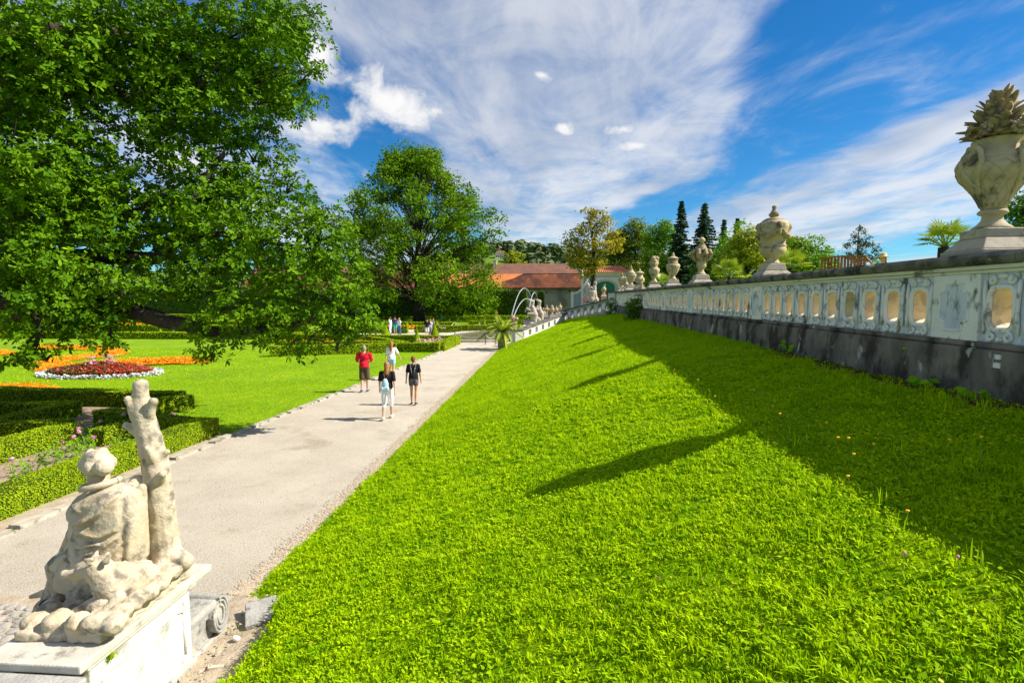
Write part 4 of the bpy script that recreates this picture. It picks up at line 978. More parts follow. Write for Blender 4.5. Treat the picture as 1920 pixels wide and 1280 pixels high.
for i in range(nr_ - 1):
    for k in range(sg_n): fs.append((i * sg_n + k, (i + 1) * sg_n + k, (i + 1) * sg_n + (k + 1) % sg_n, i * sg_n + (k + 1) % sg_n))
fs += [tuple(range(sg_n)), tuple((nr_ - 1) * sg_n + k for k in range(sg_n - 1, -1, -1))]
fig.add(vs, fs)
limb(fig, (258, 905, 4.45), (272, 1040, 4.45), 16, 16); limb(fig, (266, 915, 4.34), (270, 1036, 4.34), 9, 10)
limb(fig, (187, 914, 4.27), (184, 885, 4.29), 20, 19)
blob(fig, 184, 870, 4.32, 26, (1, 1.1, 1.1))
hd = MB()
for (u, v, Y, r_) in [(165, 870, 4.29, 17), (200, 867, 4.29, 17), (173, 876, 4.22, 17), (195, 875, 4.22, 17), (170, 852, 4.29, 11), (192, 849, 4.29, 11), (183, 862, 4.27, 21), (184, 868, 4.36, 25)]: blob(hd, u, v, Y, r_)
# legs, left side
limb(fig, (165, 1055, 4.15), (112, 1056, 4.35), 26, 20); limb(fig, (108, 1062, 4.36), (110, 1108, 4.38), 21, 13); limb(fig, (112, 1112, 4.38), (125, 1135, 4.25), 13, 10)
limb(fig, (150, 970, 4.25), (120, 1040, 4.4), 13, 11); limb(fig, (118, 1045, 4.42), (95, 1105, 4.46), 14, 11); limb(fig, (95, 1108, 4.46), (58, 1118, 4.50), 10, 4)
limb(fig, (140, 1080, 4.25), (150, 1130, 4.25), 18, 22)
blob(fig, 98, 1128, 4.45, 22); blob(fig, 85, 1140, 4.45, 20); blob(fig, 150, 1120, 4.35, 30)
sts(mobj('figure', merged(fig, 'figure', .0105, 1, .003, 24, .25), M['stone'], STAT))
sts(mobj('coiled_hair', merged(hd, 'coiled_hair', .008, 1, .003, 30, .4), M['stone'], STAT))
cl_ = MB(); c0 = sp_(189, 906, 4.27)
cl_.tube([c0 + Vector((.138 * math.cos(a), .125 * math.sin(a), .03 * math.cos(a))) for a in [R(i * 15) for i in range(25)]], [.026 + .004 * (i % 2) for i in range(25)], 8, False)
sts(cl_.build('twisted_collar', M['stone'], STAT, True))
# boar
bo = MB()
limb(bo, (212, 1092, 4.02), (268, 1084, 4.26), 36, 31); blob(bo, 280, 1082, 4.34, 26); limb(bo, (203, 1085, 4.0), (184, 1066, 3.97), 31, 25); limb(bo, (182, 1062, 3.96), (158, 1068, 3.94), 22, 15)
limb(bo, (156, 1072, 3.93), (126, 1076, 3.91), 11, 8); blob(bo, 121, 1075, 3.91, 8); limb(bo, (152, 1082, 3.93), (134, 1084, 3.92), 6, 5)
blob(bo, 167, 1055, 3.875, 5); limb(bo, (160, 1050, 3.88), (172, 1048, 3.88), 4, 4)
limb(bo, (190, 1048, 3.96), (202, 1037, 3.98), 9, 4); limb(bo, (199, 1052, 3.92), (206, 1040, 3.94), 7, 3); limb(bo, (178, 1044, 3.99), (182, 1034, 4.01), 7, 3)
limb(bo, (194, 1118, 3.98), (160, 1136, 3.92), 13, 9); limb(bo, (160, 1136, 3.92), (142, 1143, 3.89), 9, 7); limb(bo, (222, 1120, 3.94), (200, 1144, 3.86), 14, 9); limb(bo, (198, 1146, 3.85), (184, 1151, 3.83), 9, 7)
limb(bo, (280, 1098, 4.26), (244, 1124, 4.05), 18, 12); limb(bo, (292, 1082, 4.36), (290, 1104, 4.28), 19, 14)
for i in range(7): limb(bo, (214 + i * 10, 1056 - i * .6, 4.06 + i * .035), (222 + i * 10, 1058 - i * .6, 4.09 + i * .035), 5, 4)
sts(mobj('boar', merged(bo, 'boar', .010, 1, .004, 22, .3), M['stone'], STAT))
# tree stump
tk = MB()
for a, b, ra, rb in [((312, 1040, 4.52), (302, 950, 4.52), 33, 31), ((302, 950, 4.52), (290, 860, 4.52), 31, 29), ((290, 860, 4.52), (272, 790, 4.52), 29, 25), ((272, 790, 4.52), (264, 755, 4.52), 25, 21), ((264, 770, 4.52), (264, 722, 4.52), 17, 16),
                     ((262, 790, 4.50), (240, 748, 4.46), 14, 9), ((280, 780, 4.50), (288, 752, 4.48), 12, 10), ((270, 815, 4.5), (236, 797, 4.46), 13, 8), ((290, 865, 4.46), (275, 840, 4.38), 11, 8), ((300, 860, 4.52), (312, 848, 4.52), 11, 8), ((298, 900, 4.44), (303, 888, 4.40), 12, 9),
                     ((312, 1035, 4.5), (345, 1052, 4.52), 26, 20), ((312, 1040, 4.5), (300, 1068, 4.40), 26, 18)]: limb(tk, a, b, ra * .84, rb * .84)
sts(mobj('tree_stump', merged(tk, 'tree_stump', .013, 2, .010, 9, .45), M['stone'], STAT))
# rocks of the base
rk = MB()
for (u, v, Y, r_) in [(70, 1165, 3.82, 26), (110, 1165, 3.78, 28), (146, 1167, 3.72, 25), (182, 1167, 3.71, 24), (214, 1168, 3.72, 24), (90, 1150, 3.95, 26), (140, 1148, 3.95, 28), (228, 1146, 3.86, 22), (250, 1130, 3.98, 22), (272, 1112, 4.12, 22), (296, 1092, 4.26, 22), (318, 1073, 4.40, 21), (340, 1055, 4.55, 18), (334, 1060, 4.50, 18), (200, 1135, 3.95, 32), (170, 1110, 4.2, 40), (240, 1100, 4.25, 40), (110, 1135, 4.2, 30), (200, 1090, 4.45, 40), (270, 1070, 4.5, 36)]:
    blob(rk, u, v, Y, r_, (1, 1, .8))
rk.box(-4.12, -3.42, 3.66, 4.66, .903, .97)
rme = merged(rk, 'rock_base', .014, 1, .022, 10, .3)
co = np.empty(len(rme.vertices) * 3, np.float32); rme.vertices.foreach_get('co', co); co = co.reshape(-1, 3); co[:, 2] = np.maximum(co[:, 2], .903); rme.vertices.foreach_set('co', co.ravel()); rme.update()
sts(mobj('rock_base', rme, M['stone'], STAT))
# ================================================================== hedges
def hedge(p0, p1, w, h, label, leaf=.035, dens=1100, core=True, m='box', name='box_hedge', cat='hedge', group=None, z0=0.0, rag=.008):
    p0 = np.array(p0, float); p1 = np.array(p1, float); d = p1 - p0; Lh = float(np.hypot(*d)); d = d / Lh; nrm = np.array([-d[1], d[0]])
    T = empty(name, (p0[0], p0[1], z0), math.atan2(d[1], d[0]), label, cat, group)
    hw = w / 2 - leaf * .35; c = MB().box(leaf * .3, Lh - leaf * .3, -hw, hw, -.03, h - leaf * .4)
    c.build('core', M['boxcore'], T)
    def face(n, fn, nv):
        P = fn(RNG.random(n), RNG.random(n)); P = P + RNG.normal(size=P.shape) * rag; N_ = np.array(nv)[None] + RNG.normal(size=(n, 3)) * .55; return P, N_
    parts = []
    for area, fn, nv in [(Lh * w, lambda a, b: np.stack([a * Lh, (b - .5) * w, np.full_like(a, h)], 1), (0, 0, 1)),
                         (Lh * h, lambda a, b: np.stack([a * Lh, np.full_like(a, -w / 2), b * h], 1), (0, -1, .25)), (Lh * h, lambda a, b: np.stack([a * Lh, np.full_like(a, w / 2), b * h], 1), (0, 1, .25)),
                         (w * h, lambda a, b: np.stack([np.zeros_like(a), (a - .5) * w, b * h], 1), (-1, 0, .25)), (w * h, lambda a, b: np.stack([np.full_like(a, Lh), (a - .5) * w, b * h], 1), (1, 0, .25))]:
        n = max(8, int(area * dens)); P, N_ = face(n, fn, nv)
        hv = np.array([0.03 * h * math.sin(x * 1.7 + Lh) for x in P[:, 0]]) * (P[:, 2] / h); P[:, 2] += hv
        parts.append(tris(P, N_, leaf * RNG.uniform(.65, 1.4, n), .8))
    V, Fc, r_ = join(parts); mobj('foliage', np_mesh('foliage', V, Fc, rnd=r_), M[m], T)
    return T
soil = sheet('rose_bed', [(-8.85, 2), (-8.75, 13.0), (-12.3, 16.2), (-20, 16.4), (-26, 10), (-26, 2)], .012, M['soil'])
verge = sheet('path_verge', [(-8.22, 2), (-8.27, 13.3), (-8.8, 13.2), (-8.95, 2)], .010, M['dirt'])
G = 'low clipped box hedges of the rose parterre'
hedge((-9.12, 3.5), (-8.88, 13.15), .56, .45, 'long low box hedge edging the near path behind the statue', .022, 3600, group=G)
hedge((-9.15, 12.95), (-12.6, 14.0), .5, .45, 'short box hedge turning back from the path corner, behind the stump', .03, 1600, group=G)
hedge((-12.05, 4.5), (-12.0, 12.35), .52, .45, 'inner box hedge parallel to the path, left of the roses', .03, 1700, group=G)
hedge((-12.25, 12.55), (-20, 11.6), .5, .45, 'box hedge running left from the inner hedge end', .03, 1400, group=G)
hedge((-14.5, 9.8), (-14.4, 14.6), .52, .45, 'box hedge at the back left of the rose bed', .032, 1300, group=G)
hedge((-14.2, 14.85), (-22, 14.1), .5, .45, 'farther box hedge running to the left edge', .032, 1300, group=G)
hedge((-12.1, 16.5), (-21, 17.0), .55, .5, 'shaded box hedge closing the rose bed at the back', .034, 1200, group=G)
hedge((-12.2, 15.2), (-11.7, 16.4), .5, .45, 'stub of box hedge in shade right of the stump', .034, 1200, group=G)
hedge((-10.6, 13.6), (-10.9, 11.9), .45, .42, 'short box hedge spur beside the roses', .03, 1400, group=G)
# rose bushes
for i, (u, v, nfl, lab) in enumerate([(135, 838, 2, 'rose bush with two stacked pink blooms beside the inner hedge'), (172, 815, 1, 'rose bush with one bright pink bloom in mid bed'), (145, 850, 1, 'low rose bush with a pale pink bloom near the hedge corner'), (178, 835, 2, 'rose bush with pale blooms behind the statue head'), (215, 800, 1, 'shaded rose bush with a mauve bloom at the back of the bed'), (205, 790, 0, 'bare leafy rose bush in the shade'),
                                      (120, 858, 0, 'leafy rose bush at the foot of the inner hedge'), (65, 880, 0, 'small rose bush on the pale soil'), (225, 845, 0, 'broad rose bush by the stump'), (160, 865, 0, 'sprawling rose bush above the long hedge'), (30, 905, 1, 'rose bush half hidden by the long hedge'), (95, 875, 0, 'twiggy rose bush between the two hedges'), (195, 815, 1, 'rose bush with a single mauve bloom at mid bed')]):
    b = gp(u, v + 10); T = empty('rose_bush', b, 0, lab, 'rose bush', 'rose bushes')
    st_ = MB(); tips = []
    for k in range(6):
        a = random.uniform(0, 6.28); l = random.uniform(.25, .5); tip = Vector((math.cos(a) * l * .55, math.sin(a) * l * .55, l)); tips.append(tip); st_.tube([(0, 0, -.02), tip * .5 + Vector((0, 0, .05)), tip], [.006, .005, .003], 4)
    st_.build('stems', M['stem'], T)
    P = np.concatenate([np.array(t)[None] * RNG.uniform(.45, 1.05, (16, 1)) + RNG.normal(size=(16, 3)) * .05 for t in tips])
    V, Fc, r_ = leaves(P, RNG.normal(size=P.shape) * .5 + np.array([0, 0, 1]), RNG.uniform(.04, .075, len(P)), .65)
    mobj('leaves', np_mesh('leaves', V, [Fc], rnd=r_), M['weed'], T)
    for k in range(nfl):
        c = tips[k] + Vector((0, 0, .03 + .06 * k)); P = np.array(c)[None] + unit(RNG.normal(size=(16, 3))) * .04; V, Fc, r_ = quads(P, P - np.array(c)[None], .065, .9)
        mobj('bloom', np_mesh('bloom', V, [Fc], rnd=r_), M['flower_pink'], T)
# middle and far box hedges
G2 = 'box hedges of the fountain parterre'
hedge((-17.2, 31.6), (-10.2, 34.75), .65, .62, 'long box hedge facing the lawn left of the walkers', .06, 420, group=G2)
hedge((-10.3, 35.1), (-7.35, 35.15), .65, .62, 'short shaded box hedge facing the camera at the path side', .06, 420, group=G2)
hedge((-7.42, 35.4), (-7.3, 41.4), .65, .62, 'sunlit box hedge along the path before the pool', .06, 420, group=G2)
hedge((-7.6, 42.2), (-22, 43.6), .65, .6, 'box hedge at the back of the cone topiary bed', .07, 330, group=G2)
hedge((-10.2, 37.2), (-14.6, 42.6), .55, .5, 'box hedge running diagonally across the cone topiary bed', .06, 350, group=G2)
hedge((-11.0, 38.0), (-19.5, 36.6), .55, .5, 'inner box hedge behind the red shirted man', .06, 350, group=G2)
hedge((-22.5, 53.9), (-14.6, 54.0), .7, .75, 'box hedge behind the left group of tourists', .08, 250, group=G2)
hedge((-14.2, 55.2), (-3.2, 57.0), .7, .75, 'box hedge behind the pool', .08, 250, group=G2)
hedge((-24, 66), (-12, 67), .7, .6, 'low far hedge in front of the big tree', .1, 160, group=G2)
hedge((-11, 72), (-1.5, 73.5), .7, .6, 'low far hedge right of the big tree', .1, 160, group=G2)
hedge((-40, 88), (1, 90), .8, .55, 'low hedge line at the foot of the tall hedge', .12, 120, group=G2)
hedge((-13, 80), (-1, 82), .8, 1.0, 'shadowed far hedge beside the standing couple', .12, 120, group=G2)
hedge((-60, 44.2), (-21, 45.3), .8, .6, 'long box hedge across the far side of the left lawn', .08, 230, group=G2)
hedge((-66, 54), (-26, 56), .8, .7, 'second long box hedge behind the left lawn', .09, 190, group=G2)
hedge((-80, 66), (-30, 68), .8, .6, 'third hedge line under the oak branches', .1, 150, group=G2)
hedge((-90, 86), (-45, 88), .9, .9, 'far hedge line seen under the oak at left', .12, 120, group=G2)
hedge((-95, 96), (-4.2, 96.5), 2.0, 5.0, 'tall dark clipped hornbeam hedge in front of the barn', .26, 38, m='hornbeam', name='hornbeam_hedge', rag=.06)
hedge((-3.6, 99.5), (-1.2, 99.6), 1.8, 4.9, 'tall dark hedge block at the grey barn wall', .26, 38, m='hornbeam', name='hornbeam_hedge', rag=.06)
# flower carpets between the hedges: strips of blooms
def flowers(name, P, m, size, label, h=.0, kind='stuff', green=None, gsize=None):
    P = np.asarray(P); N_ = RNG.normal(size=P.shape) * .5 + np.array([0, 0, 1.0])
    o = obj_from(name, [quads(P, N_, size * RNG.uniform(.6, 1.3, len(P)), .9)], M[m]); tag(o, label, 'flowers', kind=kind); return o
def strip(pts, width, n, h):
    pts = np.array(pts, float); seg = np.linalg.norm(np.diff(pts, axis=0), axis=1); t = RNG.random(n) * seg.sum(); cs = np.concatenate([[0], np.cumsum(seg)])
    x = np.interp(t, cs, pts[:, 0]); y_ = np.interp(t, cs, pts[:, 1]); q = RNG.normal(size=(n, 2)) ; q = q / np.maximum(1, np.linalg.norm(q, axis=1, keepdims=True) / 1.0) 
    r2 = (q ** 2).sum(1); return np.stack([x + q[:, 0] * width / 2, y_ + q[:, 1] * width / 2, .03 + h * (1.05 - .8 * r2) * RNG.uniform(.55, 1.1, n)], 1)
curl = [gp(u, v)[:2] for u, v in [(70, 653), (140, 654), (200, 657), (222, 663), (200, 669), (130, 675), (90, 682), (85, 690), (105, 695)]]
flowers('marigold_curl', strip(curl, 1.35, 9000, .30), 'flower_orange', .085, 'orange marigold scroll curling across the left lawn')
flowers('marigold_arc', strip([gp(u, v)[:2] for u, v in [(105, 695), (170, 692), (240, 684), (300, 682), (345, 680), (368, 681)]], 1.6, 9000, .34), 'flower_orange', .085, 'orange marigold band sweeping behind the red bed')
flowers('marigold_patch', strip([gp(u, v)[:2] for u, v in [(-60, 735), (0, 736), (45, 735), (78, 733)]], 1.1, 5000, .32), 'flower_orange', .07, 'orange and yellow flowers at the left edge by the dark topiary')
flowers('marigold_far_row', strip([gp(u, v)[:2] for u, v in [(200, 614), (262, 614)]], 2.2, 2500, .5), 'flower_orange', .2, 'far orange flower row left, under the oak')
flowers('marigold_far_row', strip([gp(u, v)[:2] for u, v in [(288, 615), (330, 615)]], 2.0, 1500, .5), 'flower_orange', .2, 'far orange flower row beside the stooping person')
flowers('marigold_far_row', strip([gp(u, v)[:2] for u, v in [(-20, 668), (10, 664)]], 1.2, 1500, .3), 'flower_orange', .09, 'orange flower end at the left frame edge')
flowers('marigold_row', strip([(-24, 61), (-15, 62.5)], 1.6, 2500, .4), 'flower_orange', .17, 'orange flowers in the bed behind the tourists')
flowers('mixed_flowers', strip([(-13.8, 63), (-6, 64)], 1.6, 1500, .4), 'flower_mix', .14, 'mixed pale flowers in front of the big tree')
flowers('pink_flowers', strip([(-9.6, 38.6), (-8.3, 40.8)], 1.7, 1100, .55), 'flower_mix', .10, 'pink and cream flowers between the cone topiaries')
flowers('mixed_flowers', strip([(-16.5, 33.5), (-10.8, 36.0)], .9, 1200, .45), 'flower_mix', .09, 'mixed flowers inside the hedge behind the man in red')
flowers('yellow_flowers', strip([(-21, 40.2), (-13, 40.8)], 1.0, 1300, .4), 'flower_orange', .09, 'dull orange flowers in the bed left of the cones')
# round red bed with silver rim
c = np.array(gp(190, 702)[:2]); rx, ry = 2.75, 1.6
def disc(n, k0, k1): a = RNG.uniform(0, 2 * np.pi, n); r = np.sqrt(RNG.uniform(k0 ** 2, k1 ** 2, n)); return np.stack([c[0] + rx * r * np.cos(a), c[1] + ry * r * np.sin(a)], 1), r
q, r = disc(9000, 0, .86); P = np.stack([q[:, 0], q[:, 1], (.62 - .42 * r) * RNG.uniform(.35, 1.08, len(q)) + .03], 1)
k = RNG.random(len(P)); right = (P[:, 0] - c[0]) / rx
flowers('red_flowers', P[(k < .36 + .4 * right)], 'flower_red', .085, 'red flowers filling the oval bed on the left lawn')
flowers('bronze_foliage', P[(k >= .36 + .4 * right)], 'darkred', .10, 'bronze green foliage in the oval bed')
q, r = disc(2300, .90, 1.04); P = np.stack([q[:, 0], q[:, 1], RNG.uniform(.02, .20, len(q))], 1)
flowers('silver_edging', P, 'dusty', .09, 'silvery white foliage edging round the oval bed')
P = np.concatenate([np.array([[*gp(u, v)[:2], 0]]) + np.stack([RNG.normal(0, .12, 40), RNG.normal(0, .12, 40), RNG.uniform(.55, .95, 40)], 1) for u, v in [(205, 702), (213, 703), (170, 705)]])
flowers('pink_spires', P, 'flower_pink', .10, 'tall pink flowers rising from the middle of the oval bed')
# cone topiary
def cone(b, h, r, label, m='box', leaf=.07):
    T = empty('cone_topiary', (b[0], b[1], 0), 0, label, 'topiary', 'clipped cone topiaries')
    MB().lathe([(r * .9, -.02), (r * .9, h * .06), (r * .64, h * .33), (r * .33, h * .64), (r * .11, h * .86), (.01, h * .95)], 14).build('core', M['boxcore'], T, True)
    n = int(900 * r * h / leaf * .09 / max(leaf, .03)); n = max(n, 350)
    t = 1 - np.sqrt(RNG.random(n)); a = RNG.uniform(0, 6.283, n); rr = r * np.clip(1 - t, 0, 1) ** .92 * (1 + RNG.normal(0, .03, n))
    P = np.stack([rr * np.cos(a), rr * np.sin(a), t * h], 1); V, Fc, r_ = quads(P, np.stack([np.cos(a), np.sin(a), np.full(n, .5)], 1) + RNG.normal(size=(n, 3)) * .4, leaf * RNG.uniform(.6, 1.3, n), .8)
    mobj('foliage', np_mesh('foliage', V, [Fc], rnd=r_), M[m], T)
for u, v, hp_, w_, lab in [(723, 632, 24, 17, 'cone topiary at left of the middle bed'), (782, 649, 32, 17, 'cone topiary at the front of the middle bed'), (815, 640, 34, 19, 'largest cone topiary, beside the pink flowers'), (763, 616, 14, 9, 'small far cone between the two tourist groups'), (819, 614, 13, 10, 'small far cone right of the second group'), (898, 613, 12, 7, 'left one of the pair of far cones'), (908, 612, 14, 8, 'right one of the pair of far cones'), (301, 627, 11, 9, 'small cone on the far left hedge'), (213, 617, 9, 8, 'tiny far cone among the orange flowers'), (10, 752, 28, 14, 'dark small cone at the left edge')]:
    b = gp(u, v); d_ = proj_np(np.array([[b.x, b.y, 0]]))[2][0]; cone(b, hp_ * d_ / 1000, w_ * d_ / 1800, lab, 'hornbeam' if u == 10 else 'box', .045 if d_ < 25 else .08 if d_ < 55 else .12)
# ================================================================== the big oak
random.seed(21); RNG = np.random.default_rng(21)
OAK = Vector((-17.0, 12.5, 0))
oak = empty('oak_tree', OAK, 0, 'huge old oak whose leafy boughs fill the upper left', 'tree')
lob_px = [(500, 50, 15, 88), (530, 135, 14.5, 62), (540, 25, 15.5, 52), (420, 80, 15, 100), (310, 60, 14, 105), (190, 60, 13, 110), (60, 60, 12, 115), (478, 165, 15, 62), (400, 190, 14, 75), (330, 140, 14.6, 80), (150, 140, 13, 90), (60, 200, 12.5, 105), (0, 140, 12, 95), (545, 195, 15.5, 32), (500, 225, 15.2, 32),
          (430, 265, 15, 62), (505, 285, 15.2, 40), (345, 265, 14, 62), (180, 270, 13, 80), (90, 320, 12, 105), (0, 310, 12, 95), (470, 345, 15, 72), (540, 375, 14.8, 42), (600, 415, 14.2, 46), (400, 385, 14, 85), (300, 390, 13.6, 85), (190, 400, 13, 95), (70, 440, 12.3, 110), (545, 455, 14, 74), (632, 470, 13.9, 54), (465, 470, 13.6, 78), (370, 480, 13.5, 66),
          (600, 550, 13.7, 72), (668, 550, 13.7, 38), (655, 610, 13.6, 40), (610, 625, 13.5, 42), (530, 575, 13.3, 58), (455, 570, 13, 55), (400, 545, 13.2, 45), (415, 630, 13, 30), (405, 662, 13, 20), (470, 620, 13, 34), (520, 620, 13.2, 34), (560, 640, 13.4, 28), (645, 645, 13.5, 24), (230, 500, 13, 85), (130, 520, 12.2, 95), (320, 540, 13.2, 50), (220, 575, 12.6, 40), (110, 590, 12, 62), (60, 635, 11.6, 42), (35, 665, 11.5, 26), (85, 662, 11.7, 22), (205, 622, 12.2, 18), (203, 640, 12.2, 12), (20, 560, 11.2, 85), (150, 600, 12.3, 36), (380, 600, 13, 22), (680, 590, 13.8, 22), (20, 440, 11.5, 90), (575, 140, 14.8, 24), (572, 80, 15, 30), (590, 395, 14.5, 24), (550, 345, 15, 22)]
lobes = []
for (u, v, Y, r_) in lob_px:
    c_ = at(u, v, Y); rr = r_ / 1000 * Y * 1.08; lobes.append((tuple(c_), (rr, rr * 1.15, rr * .88)))
second = []
for (u, v, Y, r_) in lob_px:
    if r_ > 50 and random.random() < .92: c_ = at(u, v, Y); k_ = (Y + random.uniform(1.8, 3.4)); second.append(((c_.x * k_ / Y - random.uniform(.1, 1.0), k_, c_.z + random.uniform(-.3, .9) + .35), r_ / 1000 * Y))
outer = []
for i in range(26):
    a = random.uniform(-2.2, 2.6); rr = random.uniform(3.0, 7.5); z_ = random.uniform(7.5, 16.5)
    x, y_ = OAK.x - 1.5 + rr * math.cos(a) * .7 - 1.0, OAK.y + 1 + rr * math.sin(a)
    if x > -12.0 and y_ < 9.5: continue
    outer.append(((x, y_, z_), 1.9))
lparts = lobe_leaves(lobes, .128, 8.0, .33, 1.05, up=.6, inner=.3, fn=rosettes) + lobe_leaves(second, .21, 26, .5, 1.65, up=.5, inner=.35, fn=quads) + lobe_leaves(outer, .34, 14, .7, .7, fn=quads)
V, Fc, r_ = join(lparts); mobj('crown', np_mesh('crown', V - np.array(OAK), Fc, rnd=r_), M['oak'], oak)
tr = MB(); tr.tube([(0, 0, -.2), (.05, 0, .5), (0, .1, 2.2), (.1, .15, 4.2), (-.1, .1, 7), (0, 0, 11), (.3, .2, 15)], [1.15, .85, .68, .62, .48, .28, .08], 14); tr.build('trunk', M['bark'], oak, True)
bl = MB()
def bough(pts, r0, r1):
    P = [Vector(p) for p in pts]; n_ = len(P); out_ = []
    for i in range(n_ - 1):
        for q_ in range(4):
            t = q_ / 4; p0 = P[max(i - 1, 0)]; p1 = P[i]; p2 = P[i + 1]; p3 = P[min(i + 2, n_ - 1)]
            out_.append(.5 * ((2 * p1) + (p2 - p0) * t + (2 * p0 - 5 * p1 + 4 * p2 - p3) * t * t + (3 * p1 - p0 - 3 * p2 + p3) * t ** 3))
    out_.append(P[-1]); k_ = len(out_)
    out_ = [p + Vector((mnoise.noise(p * 1.1), mnoise.noise(p * 1.1 + Vector((9, 0, 0))), mnoise.noise(p * 1.1 + Vector((0, 7, 0))))) * .12 for p in out_]
    bl.tube([p - OAK for p in out_], [r0 + (r1 - r0) * i / (k_ - 1) for i in range(k_)], 9)
bough([OAK + Vector((0, 0, 3.2)), at(-80, 590, 12.8), at(120, 570, 13.0), at(285, 592, 13.2), at(360, 612, 13.1), at(430, 625, 13.1), at(520, 612, 13.3), at(640, 585, 13.6)], .34, .04)
bough([OAK + Vector((0, 0, 5.0)), at(0, 470, 13), at(150, 480, 13.5), at(290, 480, 13.8), at(335, 430, 13.8), at(372, 355, 13.9), at(420, 290, 14.2)], .30, .05)
bough([at(300, 470, 13.8), at(345, 448, 13.9), at(420, 440, 14), at(520, 455, 14), at(620, 470, 14)], .14, .03)
bough([OAK + Vector((0, 0, 7.5)), at(-60, 220, 13.5), at(100, 175, 13.8), at(180, 168, 14), at(238, 180, 14.2), at(290, 230, 14.3), at(330, 255, 14.4)], .26, .07)
bough([OAK + Vector((0, 0, 9)), at(60, 60, 13.5), at(250, 70, 14.5), at(400, 120, 15), at(520, 130, 15)], .24, .04)
bough([at(238, 180, 14.2), at(380, 160, 14.6), at(410, 190, 14.6), at(500, 190, 15)], .10, .03)
bough([OAK + Vector((0, 0, 4)), at(-100, 520, 12), at(0, 560, 11.8), at(70, 600, 11.7), at(60, 650, 11.6)], .2, .03)
bough([OAK + Vector((0, 0, 6)), at(100, 420, 13), at(200, 410, 13.6), at(250, 405, 13.9), at(350, 330, 14.4)], .2, .04)
for (c_, rr) in lobes:
    c_ = Vector(c_)
    for k_ in range(3):
        e = c_ + Vector((random.uniform(-1, 1) * rr[0], random.uniform(-1, 1) * rr[1], random.uniform(-.8, .8) * rr[2])); s_ = c_ + Vector((-rr[0] * 1.0, .3, -.2))
        bl.tube([p - OAK for p in bez(s_, (s_ + e) / 2 + Vector((0, 0, .15)), e, 5)], [.035, .028, .02, .014, .008], 5)
bl.build('boughs', M['bark'], oak, True)
# ================================================================== other trees
def lobes_in(base, h0, h1, rfun, n, lr, seed, squash=.85, cx=0.0):
    rs = np.random.default_rng(seed); out_ = []
    for i in range(n):
        t = rs.random() ** .9; z_ = h0 + (h1 - h0) * t; R_ = rfun(t); a = rs.uniform(0, 6.283); q = rs.uniform(.02, 1) ** .38 * max(R_ - lr * .5, .05)
        out_.append(((base[0] + q * math.cos(a) + cx * t, base[1] + q * math.sin(a), base[2] + z_), lr * rs.uniform(.75, 1.2)))
    return out_
b = (-20.6, 83, 0)
def rbig(t): return float(np.interp(t, [0, .08, .3, .5, .7, .85, 1], [11.0, 14.0, 14.6, 14.2, 10.6, 7.0, 3.4]))
extra = [(tuple(at(u, v, 83 + random.uniform(-3, 3))), 1.7) for u, v in [(925, 402), (900, 415), (895, 450), (915, 480), (900, 515), (915, 545), (890, 575), (925, 570), (860, 590), (830, 585), (870, 540), (700, 560), (680, 500), (668, 460), (690, 430), (860, 385), (740, 585), (700, 585), (880, 490)]]
make_tree('linden_tree', b, 24, .70, lobes_in(b, 3.4, 25.6, rbig, 190, 1.8, 3) + extra, .42, 20, 1.05, M['oak2'], M['bark2'], 'big spreading green tree standing alone beyond the parterre', dens=1.25, inner=.15)
T3 = 2.96
b = (6.0, 76, T3)
make_tree('autumn_tree', b, 10.5, .42, [((4.6, 76, 13.2), 1.1), ((3.2, 76, 12.4), 1.0), ((6.6, 76, 15.0), 1.05), ((5.2, 76, 15.4), .9), ((7.8, 76, 13.9), 1.2), ((6.2, 76, 13.4), 1.2), ((8.8, 76, 12.2), 1.2), ((9.3, 76, 10.9), 1.0), ((4.2, 76, 10.8), 1.1), ((2.6, 76, 11.4), .8), ((5.8, 75, 11.2), 1.3), ((7.5, 75, 10.6), 1.3), ((4.6, 75, 9.0), 1.3), ((6.4, 75, 8.8), 1.3), ((3.6, 76, 8.6), 1.0), ((5.2, 75, 7.4), 1.1), ((3.0, 76, 9.6), .9)], .36, 12, .62, M['autumn'], M['bark2'], 'yellowing tree with open crown behind the gate house', dens=2.0, inner=.2)
def park(name, u, v, Y, w, h0, h1, mt, label, n=26, lr=1.5, leaf=.36, seed=1, per=15, shape=None, tr_=.3, dens=1.35, sp=.8, base=T3):
    p = at(u, v, Y); top = p.z; b = (p.x, Y, base); hh = top - base
    shp = shape or [(0, .7), (.25, 1), (.6, .92), (.85, .6), (1, .25)]
    rf = lambda t: w * float(np.interp(t, [q[0] for q in shp], [q[1] for q in shp]))
    make_tree(name, b, hh * .85, tr_, lobes_in(b, hh * h0, hh - lr * .75, rf, n, lr, seed), leaf, per, sp, M[mt], M['bark2'], label, dens=dens, inner=.2, group='park trees beyond the terrace')
park('yew_tree', 1193, 408, 97, 5.0, .1, 1, 'darkleaf', 'broad dark olive tree left of the spruces', 46, 1.5, seed=11)
park('maple_tree', 1163, 420, 99, 3.8, .1, 1, 'deepleaf', 'green tree between the yellowing tree and the olive one', 30, 1.5, seed=12)
park('maple_tree', 1243, 408, 88, 3.6, .1, 1, 'midleaf', 'bright green tree just left of the left spruce', 36, 1.4, seed=13)
park('lime_tree', 1386, 415, 70, 3.0, .1, 1, 'midleaf', 'light green tree between the small spruces', 24, 1.2, seed=14)
park('yew_tree', 1350, 455, 66, 3.2, .05, 1, 'deepleaf', 'dark rounded tree below the right spruce', 30, 1.3, seed=15)
park('beech_tree', 1403, 430, 44, 2.9, .0, 1, 'yellowleaf', 'yellow green rounded tree behind the second urn', 34, .85, .22, seed=16, sp=.45)
